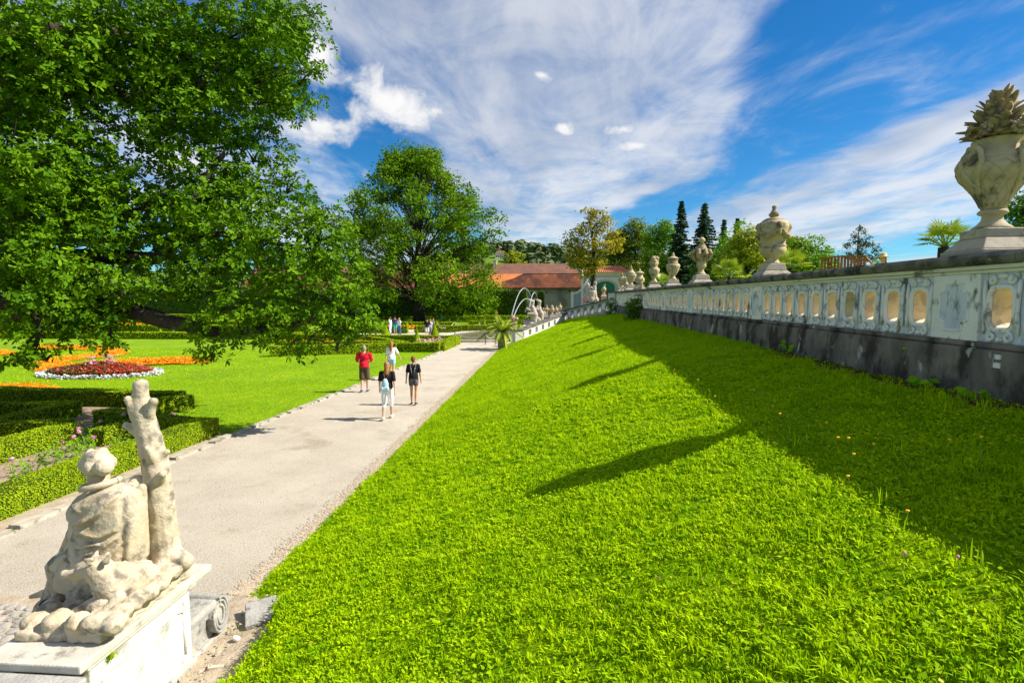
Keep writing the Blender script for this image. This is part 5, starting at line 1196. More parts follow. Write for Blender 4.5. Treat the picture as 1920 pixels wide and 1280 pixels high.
park('beech_tree', 1475, 432, 52, 2.4, .0, 1, 'yellowleaf', 'yellow green tree right of the second urn', 20, .9, .24, seed=26, sp=.5)
park('round_tree', 1512, 430, 52, 2.9, .0, 1, 'midleaf', 'round bright green tree right of the second urn', 36, .95, .24, seed=17, shape=[(0, .9), (.4, 1), (.75, .85), (1, .4)], sp=.5)
park('garden_tree', 1925, 362, 30, 2.2, .0, 1, 'deepleaf', 'dark green tree at the right edge behind the vase', 26, .75, .17, seed=18, sp=.36)
park('lilac_bush', 1560, 478, 40, 1.4, .1, 1, 'midleaf', 'low green bush left of the wooden railing', 10, .5, .18, seed=19, sp=.3)
park('lilac_bush', 1645, 480, 42, 1.8, .1, 1, 'midleaf', 'low green bush between railing and straw hat', 10, .5, .18, seed=20, sp=.3)
park('backdrop_tree', 1290, 470, 100, 9, .05, .9, 'deepleaf', 'dark wide tree mass under the spruces', 30, 2.2, .5, seed=21, tr_=.4)
park('backdrop_tree', 1220, 490, 98, 8, .05, .9, 'darkleaf', 'dark tree mass behind the gate house', 26, 2.0, .5, seed=22, tr_=.4)
park('willow_tree', 965, 468, 190, 7, .05, .95, 'yellowleaf', 'pale brownish green tree rising behind the barn roof', 26, 2.2, .6, seed=23, tr_=.3, base=0)
park('garden_tree', 700, 505, 125, 9, .1, .95, 'deepleaf', 'tree behind the barn at far left of the big tree', 20, 2.6, .6, seed=24, base=0)
for q_, (u, Y, h_) in enumerate([(40, 120, 13), (230, 86, 15), (150, 130, 16), (330, 125, 14), (520, 130, 14), (-80, 110, 15), (450, 118, 12)]):
    p = gp(u, 560 + 3550 / Y); b = (p.x, p.y, 0)
    make_tree('distant_tree', b, h_ * .8, .45, lobes_in(b, h_ * .15, h_ * .92, lambda t: 6 * float(np.interp(t, [0, .3, .7, 1], [.6, 1, .8, .3])), 20, 2.3, 40 + q_), .6, 7, 1.2, M['deepleaf'], M['bark2'], ['tree beyond the left gardens behind the oak leaves', 'dark trunked tree seen under the oak boughs', 'distant tree left behind the oak', 'distant tree in the middle behind the oak', 'distant tree at right behind the oak', 'distant tree at the far left edge', 'short distant tree behind the oak bough'][q_], dens=.7, inner=.2, group='distant trees behind the oak')
# silvery birch
p = at(1612, 420, 60); b = (p.x, 60, T3)
make_tree('birch_tree', b, p.z - T3, .14, [((p.x + dx_, 60, z_), r_) for dx_, z_, r_ in [(-.1, 11.0, .30), (.25, 10.6, .35), (-.5, 10.3, .38), (.9, 10.1, .38), (-.2, 9.7, .48), (1.2, 9.4, .5), (.4, 9.3, .45), (-1.1, 9.1, .48), (1.9, 8.8, .45), (.2, 8.5, .6), (-.9, 8.2, .6), (1.3, 8.0, .6), (2.2, 8.0, .4), (0, 7.4, .7)]], .20, 9, .3, M['silverleaf'], M['bark2'], 'thin grey green birch against the sky behind the railing', dens=1.8, inner=.3)
# spruces
def spruce(u, v, Y, w, label, base=T3, seed=0):
    p = at(u, v, Y); hh = p.z - base; rs = np.random.default_rng(seed + 100); T = empty('spruce_tree', (p.x, Y, base), 0, label, 'tree', 'spruces')
    MB().tube([(0, 0, -.1), (0, 0, hh * .5), (0, 0, hh)], [.32, .18, .02], 8).build('trunk', M['bark2'], T, True)
    Ps = []; Ns = []; z_ = hh * .08; 
    while z_ < hh - .15:
        t = z_ / hh; R_ = w * (1 - t) ** .85 * rs.uniform(.82, 1.1) + .12; nb = int(7 + 5 * (1 - t))
        for k in range(nb):
            a = rs.uniform(0, 6.283); l = R_ * rs.uniform(.7, 1.15); m_ = int(20 + 34 * l); s_ = rs.random(m_) ** .7
            drop = -.30 * l * s_ + .14 * l * s_ ** 3; off = rs.normal(0, .10 + .10 * l * (1 - s_), m_)
            x = np.cos(a) * l * s_ - np.sin(a) * off; y_ = np.sin(a) * l * s_ + np.cos(a) * off
            Ps.append(np.stack([x, y_, z_ + drop + rs.normal(0, .05, m_)], 1)); Ns.append(np.tile([[np.cos(a) * .5, np.sin(a) * .5, .8]], (m_, 1)))
        z_ += .34 + .14 * (1 - t)
    P = np.concatenate(Ps); Nn = np.concatenate(Ns) + RNG.normal(size=P.shape) * .4; V, Fc, r_ = quads(P, Nn, RNG.uniform(.26, .55, len(P)), .5)
    mobj('crown', np_mesh('crown', V, [Fc], rnd=r_), M['spruce'], T)
spruce(1278, 377, 85, 3.4, 'tall left spruce against the sky above the middle urns', seed=1)
spruce(1322, 379, 80, 3.9, 'tall right spruce behind the third urn', seed=2)
spruce(1358, 412, 90, 2.2, 'small pointed spruce right of the tall pair', seed=3)
spruce(1383, 409, 92, 1.9, 'small pointed spruce beside the second urn', seed=4)
spruce(1262, 430, 95, 2.6, 'half hidden spruce behind the tall left spruce', seed=5)
# shrubs at the wall
def shrub(c, r, mt, leaf, per, sp, label, n=9, seed=1):
    make_tree('wall_shrub', c, r[2] * 1.2, .03, [((c[0] + random.uniform(-1, 1) * r[0] * .5, c[1] + random.uniform(-1, 1) * r[1] * .5, c[2] + r[2] * (.25 + 1.3 * i / n)), r[0] * .55) for i in range(n)], leaf, per, sp, M[mt], M['bark2'], label, cat='shrub', dens=.9)
shrub((4.5, 29.0, 2.42), (.55, .6, .75), 'deepleaf', .09, 14, .16, 'dark shrub growing against the wall in mid length', 12)
shrub((4.4, 39.0, 2.38), (.5, .5, .7), 'deepleaf', .10, 12, .18, 'dark ivy bush where wall meets stair rail', 8)
# ================================================================== hills and far house
hx = np.linspace(-900, 900, 90); hy = np.linspace(420, 1500, 40); HX, HY = np.meshgrid(hx, hy)
HZ = np.maximum(0, (HY - 420) / 480) ** .9 * 62 + 22 * np.sin(HX / 170 + 1.2) * np.clip((HY - 500) / 300, 0, 1) + 26 * np.exp(-((HX + 70) / 90) ** 2) * np.clip((HY - 450) / 300, 0, 1) - 2
HZ = np.minimum(HZ, 44 + 30 * np.exp(-((HX + 90) / 150) ** 2) + 7 * np.sin(HX / 140))
ih = (np.arange(39)[:, None] * 90 + np.arange(89)[None]).ravel()
tag(mobj('hills', np_mesh('hills', np.stack([HX, HY, HZ], 2).reshape(-1, 3), [np.stack([ih, ih + 1, ih + 91, ih + 90], 1)], True), M['meadow']), kind='structure')
def hill_z(x, y_): i = np.clip((x + 900) / 1800 * 89, 0, 88).astype(int); j = np.clip((y_ - 420) / 1080 * 39, 0, 38).astype(int); return HZ[j, i]
n = 5200; X = RNG.uniform(-430, 330, n); Y = RNG.uniform(470, 1080, n); keep = ~((np.abs(X + 12) < 26) & (Y > 500) & (Y < 560)) & ~((np.abs(X + 62) < 11) & (Y < 660) & (Y > 560)); X, Y = X[keep], Y[keep]; Z = hill_z(X, Y)
wl = []
for x, y_, z_ in zip(X, Y, Z):
    k = 8; P = sphere_pts(k) * np.array([4.2, 4.2, 5.5]) * RNG.uniform(.7, 1.15) + np.array([x, y_, z_ + 6]); wl.append((P, P - np.array([x, y_, z_ + 5])))
P = np.concatenate([a for a, _ in wl]); Nn = np.concatenate([b_ for _, b_ in wl]); tr1 = np.repeat(RNG.random(len(wl)), 8)
V, Fc, r_ = quads(P, Nn, RNG.uniform(6, 9.5, len(P)), 1.0); r_ = np.repeat(tr1, 4) * .8 + r_ * .2
M['wood_far'] = mat('far_wood', (.075, .115, .05), (.15, .19, .07), .02, rough=.9, spec=.05, rnd=True)  # distance haze put into the paler leaf colour
tag(mobj('far_wood', np_mesh('far_wood', V, [Fc], rnd=r_), M['wood_far']), 'wooded hillside far behind the barn', 'wood', kind='stuff')
p = at(936, 476, 640); hb = Vector((p.x, 640, p.z - 8))
hs_ = empty('hill_house', hb, .2, 'small white house with a spire on the wooded hill', 'house')
MB().box(-5, 5, -4, 4, -12, 8).box(5, 12, -3, 3, -12, 5).build('wall', M['gatewall'], hs_)
rf_ = MB().frustum(5.8, 4.8, 8.02, 1.5, .4, 12.5).frustum(3.8, 3.6, 5.02, 3.6, .2, 7, (8.6, 0)).build('roof', M['roof_old'], hs_)
MB().lathe([(.8, 12), (.7, 14), (.1, 19)], 8).build('spire', M['roof_old'], rf_)
for k in range(4): MB().box(-4 + k * 2.2, -3.1 + k * 2.2, -4.08, -4.02, 3.5, 6).build('window', M['darkwood'], hs_)
# ================================================================== barn and gate house
barn = empty('barn', (-15, 108, 0), 0, 'long low barn with orange and brown tiled roof', 'building')
def bl_(o): o.location = o.location - Vector(barn.location); return o
bl_(MB().box(-62, 6.6, 105, 116, -.05, 5.75).build('wall', M['barnwall'], barn))
rw = bl_(MB().add([(-62.5, 104.4, 5.72), (7.0, 104.4, 5.72), (6.6, 107.8, 8.55), (-62.5, 107.8, 8.55), (-62.5, 104.4, 5.5), (7.0, 104.4, 5.5)], [(0, 1, 2, 3), (4, 5, 1, 0)]).build('lower_roof', M['roof'], barn))
ur = bl_(MB().add([(-62.5, 107.75, 8.60), (6.5, 107.75, 8.60), (3.6, 110.7, 10.75), (-62.5, 110.7, 10.75), (-62.5, 116.6, 5.6), (7.0, 116.6, 5.6)], [(0, 1, 2, 3), (3, 2, 5, 4), (1, 5, 2)]).build('upper_roof', M['roof_old'], barn))
nr = bl_(MB().add([(-24, 104.36, 5.79), (-8.9, 104.36, 5.79), (-9.6, 105.6, 6.83), (-7.2, 106.5, 7.58), (-5.4, 107.7, 8.57), (-21, 107.7, 8.57)], [tuple(range(6))]).build('sunlit_tiles', M['roof_lit'], rw)); nr.location = (0, 0, 0); nr.matrix_parent_inverse = Matrix.Identity(4); nr.location = (0, 0, 0)  # sunlit orange part of the slope, outside the painted tree shade
# tile courses as real battens of shadow: raised rows
for o_, y0_, z0_, y1_, z1_, x1_ in [(rw, 104.4, 5.72, 107.8, 8.55, 6.6)]:
    cb = MB()
    for k in range(14):
        t = (k + .5) / 14; yy, zz_ = y0_ + (y1_ - y0_) * t, z0_ + (z1_ - z0_) * t; cb.box(-62, x1_, yy - .03, yy + .03, zz_ + .02, zz_ + .05)
    q_ = cb.build('tile_course_edges', M['roof'], o_); q_['kind'] = 'stuff'
ch_ = bl_(MB().box(-11.7, -11.0, 110, 110.7, 9.5, 11.3).box(-11.8, -10.9, 109.9, 110.8, 11.302, 11.45).build('chimney', M['gatewall'], barn))
for (u, v) in [(1025, 548), (1068, 546), (980, 549)]: p = at(u, v, 104.99); bl_(MB().box(p.x - .16, p.x + .16, 104.97, 105.06, p.z - .22, p.z + .22).build('vent_slit', M['darkwood'], barn))
bl_(MB().box(6.4, 7.4, 104.2, 106, -.05, 6.2).build('corner_pier', M['gatewall'], barn))
gate = empty('gate_house', (9.2, 86, T3), 0, 'white gate house with green arched window and red pantile roof', 'building')
def gl_(o): o.location = o.location - Vector(gate.location); return o
gl_(MB().box(5.4, 12.5, 86, 92, 2.9, 7.35).build('wall', M['gatewall'], gate))
gl_(MB().box(5.2, 12.7, 85.75, 92.2, 7.352, 7.72).build('cornice', M['gatewall'], gate, bevel=.08))
gl_(MB().box(5.35, 12.55, 85.93, 85.99, 7.0, 7.12).build('blue_band', M['bluewall'], gate))
rf = MB(); 
rf.add([(5.0, 85.5, 7.70), (12.9, 85.5, 7.70), (11.6, 88.9, 8.85), (6.3, 88.9, 8.85), (5.0, 92.4, 7.7), (12.9, 92.4, 7.7)], [(0, 1, 2, 3), (3, 2, 5, 4), (1, 5, 2), (0, 3, 4)])
ro = gl_(rf.build('roof', M['tile'], gate))
for k in range(26):
    x = 5.2 + k * .30; t = min(1, max(.05, min((x - 5.0) / 1.3, (12.9 - x) / 1.3)))
    q_ = MB().tube([(x, 85.48, 7.735), (x, 85.48 + 3.4 * t, 7.735 + 1.15 * t)], .065, 6).build('roof_tile_row', M['tile'], ro); q_.location = (0, 0, 0)
# arched window
def arch(cx, cz, w, h, y_, n=14): return [(cx - w, y_, cz - h)] + [(cx - w * math.cos(math.pi * i / n), y_, cz + w * .62 * math.sin(math.pi * i / n)) for i in range(n + 1)] + [(cx + w, y_, cz - h)]
A = arch(8.75, 5.35, 1.5, .6, 85.985); sr = MB(); n_ = len(A); B = arch(8.75, 5.35, 1.95, .6, 85.985)
sr.add(A + B + [(x, 85.85, z_) for x, _, z_ in A] + [(x, 85.85, z_) for x, _, z_ in B], [(2 * n_ + i, 2 * n_ + i + 1, 3 * n_ + i + 1, 3 * n_ + i) for i in range(n_ - 1)] + [(n_ + i, 3 * n_ + i, 3 * n_ + i + 1, n_ + i + 1) for i in range(n_ - 1)] + [(i, i + 1, 2 * n_ + i + 1, 2 * n_ + i) for i in range(n_ - 1)])
gl_(sr.build('arch_surround', M['capstone'], gate))
wn = gl_(MB().add(A, [tuple(range(n_))]).build('window', M['green_paint'], gate)); wn.location += Vector((0, -.01, 0))
for x in (7.75, 8.75, 9.75): q_ = MB().box(x - .05, x + .05, 85.9, 85.97, 4.75, 6.0).build('glazing_bar', M['gatewall'] if x == 8.75 else M['green_paint'], wn); q_.location = (0, 0, 0)
gl_(MB().box(7.3, 10.2, 85.8, 85.96, 4.55, 4.74).build('window_sill', M['wood'], gate)); gl_(MB().box(7.5, 10.0, 85.9, 85.97, 3.0, 4.5).build('door', M['wood'], gate))
for x in (5.6, 11.9): gl_(MB().box(x - .3, x + .3, 85.82, 85.99, 2.95, 7.0).build('pilaster', M['bluewall'], gate))
# curved wing wall left of the gate
cw = []; n_ = 14
for i in range(n_): t = i / (n_ - 1); cw.append((3.6 + 3.0 * t, 4.3 + 4.0 * t ** 2.2))
wing = MB(); vs = [(x, 84.6, z_) for x, z_ in cw] + [(x, 84.6, 0) for x, z_ in cw] + [(x, 85.0, z_) for x, z_ in cw] + [(x, 85.0, 0) for x, z_ in cw]
wing.add(vs, [(n_ + i, n_ + i + 1, i + 1, i) for i in range(n_ - 1)] + [(i, i + 1, 2 * n_ + i + 1, 2 * n_ + i) for i in range(n_ - 1)] + [(0, 2 * n_, 3 * n_, n_), (n_ - 1, 2 * n_ - 1, 4 * n_ - 1, 3 * n_ - 1)])
wt = empty('wing_wall', (5, 84.8, 0), 0, 'curved blue wing wall with white edge beside the gate house', 'wall')
q_ = wing.build('wall_body', M['bluewall'], wt); q_.location = -Vector(wt.location)
q_ = MB().tube([(x, 84.7, z_ + .05) for x, z_ in cw], .17, 8).box(3.3, 3.7, 84.5, 85.1, 0, 4.6).build('wall_edge', M['gatewall'], wt); q_.location = -Vector(wt.location)
lamp_p = at(1092, 512, 84); o = empty('finial_post', (lamp_p.x, 84, 0), 0, 'white pointed post at the barn corner', 'post'); MB().box(-.16, .16, -.16, .16, -.05, lamp_p.z - .8).build('shaft', M['gatewall'], o); MB().lathe([(.22, lamp_p.z - .8), (.26, lamp_p.z - .4), (.1, lamp_p.z + .1), (.02, lamp_p.z + .6)], 10).build('tip', M['gatewall'], o, True)
# ================================================================== stair balustrades at the far end of the bank
def rail(A, B, name, label, mbody, hgt=.95, n=5, w=.4, hole=.42, cat='balustrade', cop='coping'):
    A = Vector(A); B = Vector(B); d = B - A; dh = Vector((d.x, d.y, 0)); Lr = dh.length; e = dh.normalized(); nn = Vector((-e.y, e.x, 0))
    T = empty(name, A, 0, label, cat)
    def bar(t0, t1, h0, h1, o0, o1):
        vs = []
        for h_ in (h0, h1):
            for o_ in (o0, o1):
                for t in (t0, t1): vs.append(d * t + nn * o_ + Vector((0, 0, h_)))
        m_ = MB().add(vs, [(0, 2, 3, 1), (4, 5, 7, 6), (0, 1, 5, 4), (2, 6, 7, 3), (0, 4, 6, 2), (1, 3, 7, 5)]); return m_
    bar(0, 1, -.8, .26, -w / 2, w / 2).build('plinth', mbody, T)
    bar(0, 1, hgt - .22, hgt - .10, -w / 2 + .003, w / 2 - .003).build('upper_rail', mbody, T)
    bar(-.005, 1.005, hgt - .097, hgt, -w / 2 - .07, w / 2 + .07).build('coping', M[cop], T)
    st = 1 / n; hw = hole / Lr
    for i in range(n + 1):
        t0 = max(0, (i - .5) * st + hw / 2) if i else 0; t1 = min(1, (i + .5) * st - hw / 2) if i < n else 1
        p = bar(t0, t1, .262, hgt - .222, -w / 2 + .002, w / 2 - .002).build('post', mbody, T)
        if t1 - t0 > .05: bar(t0 + (t1 - t0) * .25, t1 - (t1 - t0) * .25, .34, hgt - .30, -w / 2 - .012, -w / 2).build('relief', M['blue'], p)
    return T
FT = (-2.45, 39.6, .30); BB = (1.42, 48.0, 1.42); AA = (4.75, 40.1, 2.50)
rail(FT, BB, 'stair_balustrade', 'white lower stair balustrade with square openings rising from the pool', M['ped'], .92, 8, .45, .42)
rail(BB, AA, 'stair_balustrade', 'upper stair balustrade, coloured darker as if in shade, rising to the wall end', M['greystone'], 1.12, 7, .45, .42)  # darker stone stands in for the shade on this flight
def post(p, s, h, label, m='ped', name='stair_pier'):
    T = empty(name, p, .6, label, 'pier'); MB().box(-s, s, -s, s, -.9, h - .12).build('shaft', M[m], T, bevel=.015); MB().box(-s - .06, s + .06, -s - .06, s + .06, h - .118, h).build('cap', M['coping'], T, bevel=.015)
post(BB, .36, 1.12, 'pier where the two stair balustrades meet'); post(FT, .34, 1.0, 'pale pier at the foot of the stair balustrade')
post((4.85, 40.2, 2.5), .38, 1.6, 'pier where stair balustrade meets the long wall')
rail((.6, 62, .9), (7.5, 57.5, 3.0), 'stair_balustrade', 'far pale stair balustrade rising to the right behind the fountain', M['cornice'], .95, 9, .4, .45)
# stairs and cascade body between the two flights
stairs = empty('staircase', (3, 52, 0), 0, 'stone stair flight climbing from pool to terrace', 'stairs')
for k in range(16):
    t = k / 15; q_ = MB().box(1.8 + 4.4 * t, 6.4, 45.0 + .01 * k, 58 - .01 * k, .2 + 2.6 * t - .18, .2 + 2.6 * t).build('step', M['greystone'], stairs); q_.location = -Vector(stairs.location)
cas = empty('cascade_fountain', (-1.6, 50, 0), 0, 'carved stone cascade fountain with rearing sea creatures spouting water', 'fountain')
def cs(o): o.location = -Vector(cas.location); return o
cs(MB().box(-3.4, 1.3, 48.2, 54, -.05, .55).box(-2.6, 1.3, 48.6, 53.6, .552, .95).build('basin_steps', M['capstone'], cas, bevel=.05))
cs(MB().lathe([(.62, .95), (.66, 1.1), (.5, 1.22), (.55, 1.3)], 20, (-1.55, 49.6, 0)).build('base_drum', M['greystone'], cas, True))
fm = MB()
def fl(a, b, ra, rb): fm.cap(at(*a), at(*b), ra * a[2] / 1000, rb * b[2] / 1000, 10)
def fb(u, v, Y, r_, sq=(1, 1, 1)): fm.ell(at(u, v, Y), tuple(r_ * Y / 1000 * q for q in sq))
for a, b, ra, rb in [((1000, 606, 49.5), (1002, 590, 49.5), 6, 7), ((1002, 590, 49.5), (997, 575, 49.5), 7, 5), ((997, 575, 49.5), (999, 566, 49.5), 4.5, 3.5), ((999, 565, 49.5), (992, 562, 49.3), 3.6, 2.2), ((1000, 564, 49.5), (1003, 560, 49.5), 2, 1), ((998, 584, 49.4), (988, 578, 49.2), 3, 2), ((988, 578, 49.2), (985, 584, 49.2), 2, 1.6), ((1000, 588, 49.3), (990, 588, 49.1), 3, 2), ((990, 588, 49.1), (988, 595, 49.1), 2, 1.5), ((1003, 594, 49.6), (1011, 600, 49.8), 5, 4), ((1011, 600, 49.8), (1008, 608, 49.6), 4, 3), ((985, 604, 49.5), (996, 606, 49.5), 5, 6), ((1004, 582, 49.6), (1008, 574, 49.7), 2.5, 1.5),
                     ((1014, 604, 50.5), (1014, 588, 50.5), 6, 6), ((1014, 588, 50.5), (1010, 575, 50.5), 5.5, 4), ((1010, 575, 50.5), (1012, 566, 50.5), 4, 3.2), ((1012, 565, 50.5), (1006, 562, 50.3), 3.2, 2), ((1011, 582, 50.4), (1004, 576, 50.2), 2.4, 1.8), ((1015, 594, 50.5), (1021, 588, 50.6), 4, 3), ((1021, 588, 50.6), (1019, 579, 50.6), 3, 2), ((1016, 604, 50.5), (1024, 604, 50.5), 5, 5)]: fl(a, b, ra, rb)
fb(996, 608, 49.4, 7); fb(1006, 609, 49.5, 7); fb(1016, 606, 50.4, 7)
mobj('sea_creatures', merged(fm, 'sea_creatures', .034, 1, .022, 9), M['urn_base'], cas).location = -Vector(cas.location)
for i, (a, b, hh) in enumerate([((998, 561, 49.4), (960, 590, 46.5), 1.6), ((996, 563, 49.3), (962, 597, 46.6), .75), ((1008, 560, 50.4), (993, 575, 48.6), .9)]):
    a, b = at(*a), at(*b); pts = [a.lerp(b, t) + Vector((0, 0, 4 * hh * t * (1 - t))) for t in [q / 16 for q in range(17)]]
    cs(MB().tube(pts, [.012 + .0028 * q for q in range(17)], 7).build('water_jet', M['jet'], cas, True))
# urns and figures of the stair
for i, (u, v, Y, k, s_, lab) in enumerate([(1025, 594, 50, 'scroll', .72, 'leftmost of the small ochre urns behind the fountain'), (1035, 593, 51, 'fluted', .80, 'second small ochre urn behind the fountain'), (1043, 592, 50, 'spire', .72, 'third small ochre urn behind the fountain, pointed'), (1050, 588, 53, 'spire', .80, 'last small pale urn by the stair rail'), (1132, 556, 56, 'spire', .95, 'small pale urn beside the stone figures by the gate')]):
    p = at(u, v, Y); urn(Y, k, lab, s_, 0, p.x, p.z, ('urn', 'urn', 'urn_base'))
    m_ = MB().box(-.3, .3, -.3, .3, -(p.z + .05), -.02).build('plinth_block', M['greystone'], COL.objects[[o.name for o in COL.objects if o.name.startswith('stone_urn') and o.parent is None][-1]])
sg = empty('stone_group', at(1107, 562, 55), 0, 'pale stone figure group at the top of the stairs before the gate', 'statue')
sg_ = MB()
for (a, b, ra, rb) in [((1103, 560, 55), (1104, 540, 55), 7, 6), ((1104, 540, 55), (1102, 533, 55), 5, 4), ((1116, 560, 55), (1114, 538, 55), 6, 5), ((1115, 538, 55), (1116, 530, 55), 4, 4), ((1108, 560, 54.6), (1112, 549, 54.6), 8, 6), ((1104, 544, 55), (1110, 548, 54.7), 3, 3), ((1114, 544, 55), (1108, 538, 54.8), 3, 2), ((1100, 548, 55), (1097, 556, 55), 4, 4), ((1103, 562, 55), (1117, 562, 55), 8, 8)]: sg_.cap(at(*a), at(*b), ra * .042, rb * .042, 9)
mobj('figures', merged(sg_, 'figures', .045, 1, .05, 6), M['urn_base'], sg).location = -Vector(sg.location)
_p = at(1110, 562, 55); q_ = MB().box(_p.x - .9, _p.x + .9, 54.4, 55.6, -.05, _p.z - .25).build('plinth', M['greystone'], sg); q_.location = -Vector(sg.location)
bu = at(964, 598, 44); mk = empty('stone_bust', (bu.x, 44, 0), 0, 'weathered stone mask and volute beside the potted palm', 'statue')
bm2 = MB()
for (u, v, r_) in [(962, 598, 6), (965, 606, 5), (963, 614, 6), (966, 622, 5), (968, 632, 6), (960, 594, 4), (968, 598, 4)]: bm2.ell(at(u, v, 44), r_ * .046)
bm2.cap(at(965, 600, 44), at(967, 645, 44), .2, .25); mobj('carving', merged(bm2, 'carving', .03, 2, .05, 5), M['urn_dark'], mk).location = -Vector(mk.location)
# ================================================================== pool
pool = empty('fountain_pool', (-6.2, 49.2, 0), 0, 'shallow fountain pool with low stone rim beyond the path end', 'pool')
rimA = []
for i in range(40):
    a = 2 * math.pi * i / 40; p_ = 3.2; c_, s_ = math.cos(a), math.sin(a); r_ = (abs(c_) ** p_ + abs(s_) ** p_) ** (-1 / p_); rimA.append((3.3 * r_ * c_, 6.0 * r_ * s_))
rb_ = MB(); k = 40; o_ = [(x * 1.10, y_ * 1.06) for x, y_ in rimA]
rb_.add([(x, y_, .0) for x, y_ in o_] + [(x, y_, .20) for x, y_ in o_] + [(x, y_, .20) for x, y_ in rimA] + [(x, y_, -.02) for x, y_ in rimA], [(r0 * k + i, r0 * k + (i + 1) % k, (r0 + 1) * k + (i + 1) % k, (r0 + 1) * k + i) for r0 in range(3) for i in range(k)])
rb_.build('rim', M['capstone'], pool)
wme = bpy.data.meshes.new('water'); wme.from_pydata([(x, y_, .12) for x, y_ in rimA], [], [tuple(range(k))]); mobj('water', wme, M['water'], pool)
pts_r = [gp(u, v) for u, v in [(823, 628), (851, 618), (905, 618), (853, 642), (910, 646), (930, 645)]]
for i, p in enumerate(pts_r):
    T = empty('chain_post', p, 0, ['chain post near the tourists', 'chain post behind the pool, left', 'chain post behind the pool, right', 'dark chain post at the near pool corner by the hedge', 'dark chain post in front of the pool', 'dark chain post beside the potted palm'][i], 'post', 'chain posts round the pool')
    MB().tube([(0, 0, -.02), (0, 0, .9)], .03, 8).build('shaft', M['iron'], T); MB().ell((0, 0, .94), .05, None, 8, 6).build('knob', M['iron'], T, True)
for i, (a, b) in enumerate([(0, 1), (1, 2), (3, 4), (4, 5)]):
    a, b = pts_r[a] + Vector((0, 0, .82)), pts_r[b] + Vector((0, 0, .82))
    tag(MB().tube([a.lerp(b, t) - Vector((0, 0, .35 * 4 * t * (1 - t))) for t in [q / 10 for q in range(11)]], .022, 6).build('chain', M['rope']), ['pale chain left of the pool', 'pale chain behind the pool', 'pale chain along the near pool edge', 'short pale chain by the palm'][i], 'chain', 'chains round the pool')
# ================================================================== palms
def frond(mb_parts, base, az_, el_, l, droop, nleaf, ll, wl_):
    P = []; d0 = Vector((math.cos(az_) * math.cos(el_), math.sin(az_) * math.cos(el_), math.sin(el_)))
    mid = []
    for i in range(nleaf + 1): t = i / nleaf; mid.append(base + d0 * l * t + Vector((0, 0, -droop * l * t * t)))
    side = d0.cross(Vector((0, 0, 1))).normalized(); vs = []; fs = []
    for i in range(nleaf + 1): vs += [mid[i] - side * .012, mid[i] + side * .012]
    for i in range(1, nleaf + 1):      # leaflets grow from the edges of the midrib strip
        t = i / nleaf; p = mid[i]; f = (mid[i] - mid[i - 1]).normalized(); k = ll * math.sin(math.pi * min(.97, .12 + t * .86)) ** .7
        fs += [(2 * i - 2, 2 * i - 1, 2 * i + 1), (2 * i - 2, 2 * i + 1, 2 * i)]
        for sgn in (-1, 1):
            vs.append(p + (side * sgn * .85 + f * .6 + Vector((0, 0, -.18))).normalized() * k * random.uniform(.85, 1.1)); j = 0 if sgn < 0 else 1
            fs.append((2 * i - 2 + j, 2 * i + j, len(vs) - 1))
    mb_parts.append((np.array([tuple(v) for v in vs]), np.array(fs), np.full(len(vs), random.random()))); return mid
p = gp(942, 655); T = empty('potted_palm', (p.x, p.y, 0), 0, 'date palm with arching fronds in a grey tub at the path end', 'palm')
D_ = 39.0 / 1000
MB().lathe([(.28, -.01), (.30, .02), (.36, .62), (.40, .64), (.40, .70), (.34, .70), (.33, .62)], 20).build('tub', M['pot'], T, True)
MB().lathe([(.14, .6), (.19, .8), (.17, 1.15), (.10, 1.25)], 12, wob=.12, lobes=6).build('trunk', M['bark2'], T)
for q in range(34):
    pr_ = []; a = q * 2.399; el_ = R(random.uniform(12, 82)); m_ = frond(pr_, Vector((0, 0, 1.2)), a, el_, random.uniform(1.7, 2.4), .30 + .35 * math.cos(el_), 16, .42, .030)
    V, Fc, r_ = join(pr_); f_ = mobj('frond', np_mesh('frond', V, Fc, rnd=r_), M['palm'], T); MB().tube([m_[0], m_[5], m_[10], m_[16]], [.018, .014, .009, .004], 5).build('rib', M['stem'], f_)
def fan_palm(u, v, Y, s_, label, base=T3, nf=14):
    p = at(u, v, Y); T = empty('fan_palm', (p.x, Y, base), 0, label, 'palm', 'fan palms on the terrace'); h_ = p.z - base
    MB().tube([(0, 0, -.1), (0, 0, max(h_ - .1, .1))], [.11, .09], 8).build('trunk', M['bark2'], T)
    for q in range(nf):
        a = q * 2.399 + .3; el_ = R(random.uniform(-12, 72)); d = Vector((math.cos(a) * math.cos(el_), math.sin(a) * math.cos(el_), math.sin(el_))); c_ = Vector((0, 0, h_)) + d * s_ * .5
        side = d.cross(Vector((0, 0, 1))).normalized(); upv = side.cross(d); vs = []; fs = []
        for k in range(15):
            an = R(-105 + 15 * k); f = (d * math.cos(an) + side * math.sin(an)); l = s_ * .62 * (1 - .25 * abs(an) / 1.9); e = f.cross(upv).normalized() * .035 * s_; n0 = len(vs)
            tip = c_ + f * l + Vector((0, 0, -.12 * l * random.uniform(.5, 1.6))); vs += [c_, c_ + f * l * .55 + e, tip, c_ + f * l * .55 - e]; fs.append((n0, n0 + 1, n0 + 2, n0 + 3))
        rr = random.random(); f_ = mobj('fan_leaf', np_mesh('fan_leaf', np.array([tuple(v_) for v_ in vs]), [np.array(fs)], rnd=np.full(len(vs), rr)), M['fanpalm'], T); MB().tube([Vector((0, 0, h_ - .1)), c_], [.014, .009], 5).build('leaf_stalk', M['stem'], f_)
fan_palm(1772, 452, 9.3, .42, 'fan palm peeping over the wall left of the big vase', nf=18)
fan_palm(1368, 515, 22, .72, 'fan palm behind the wall left of the second urn', nf=18)
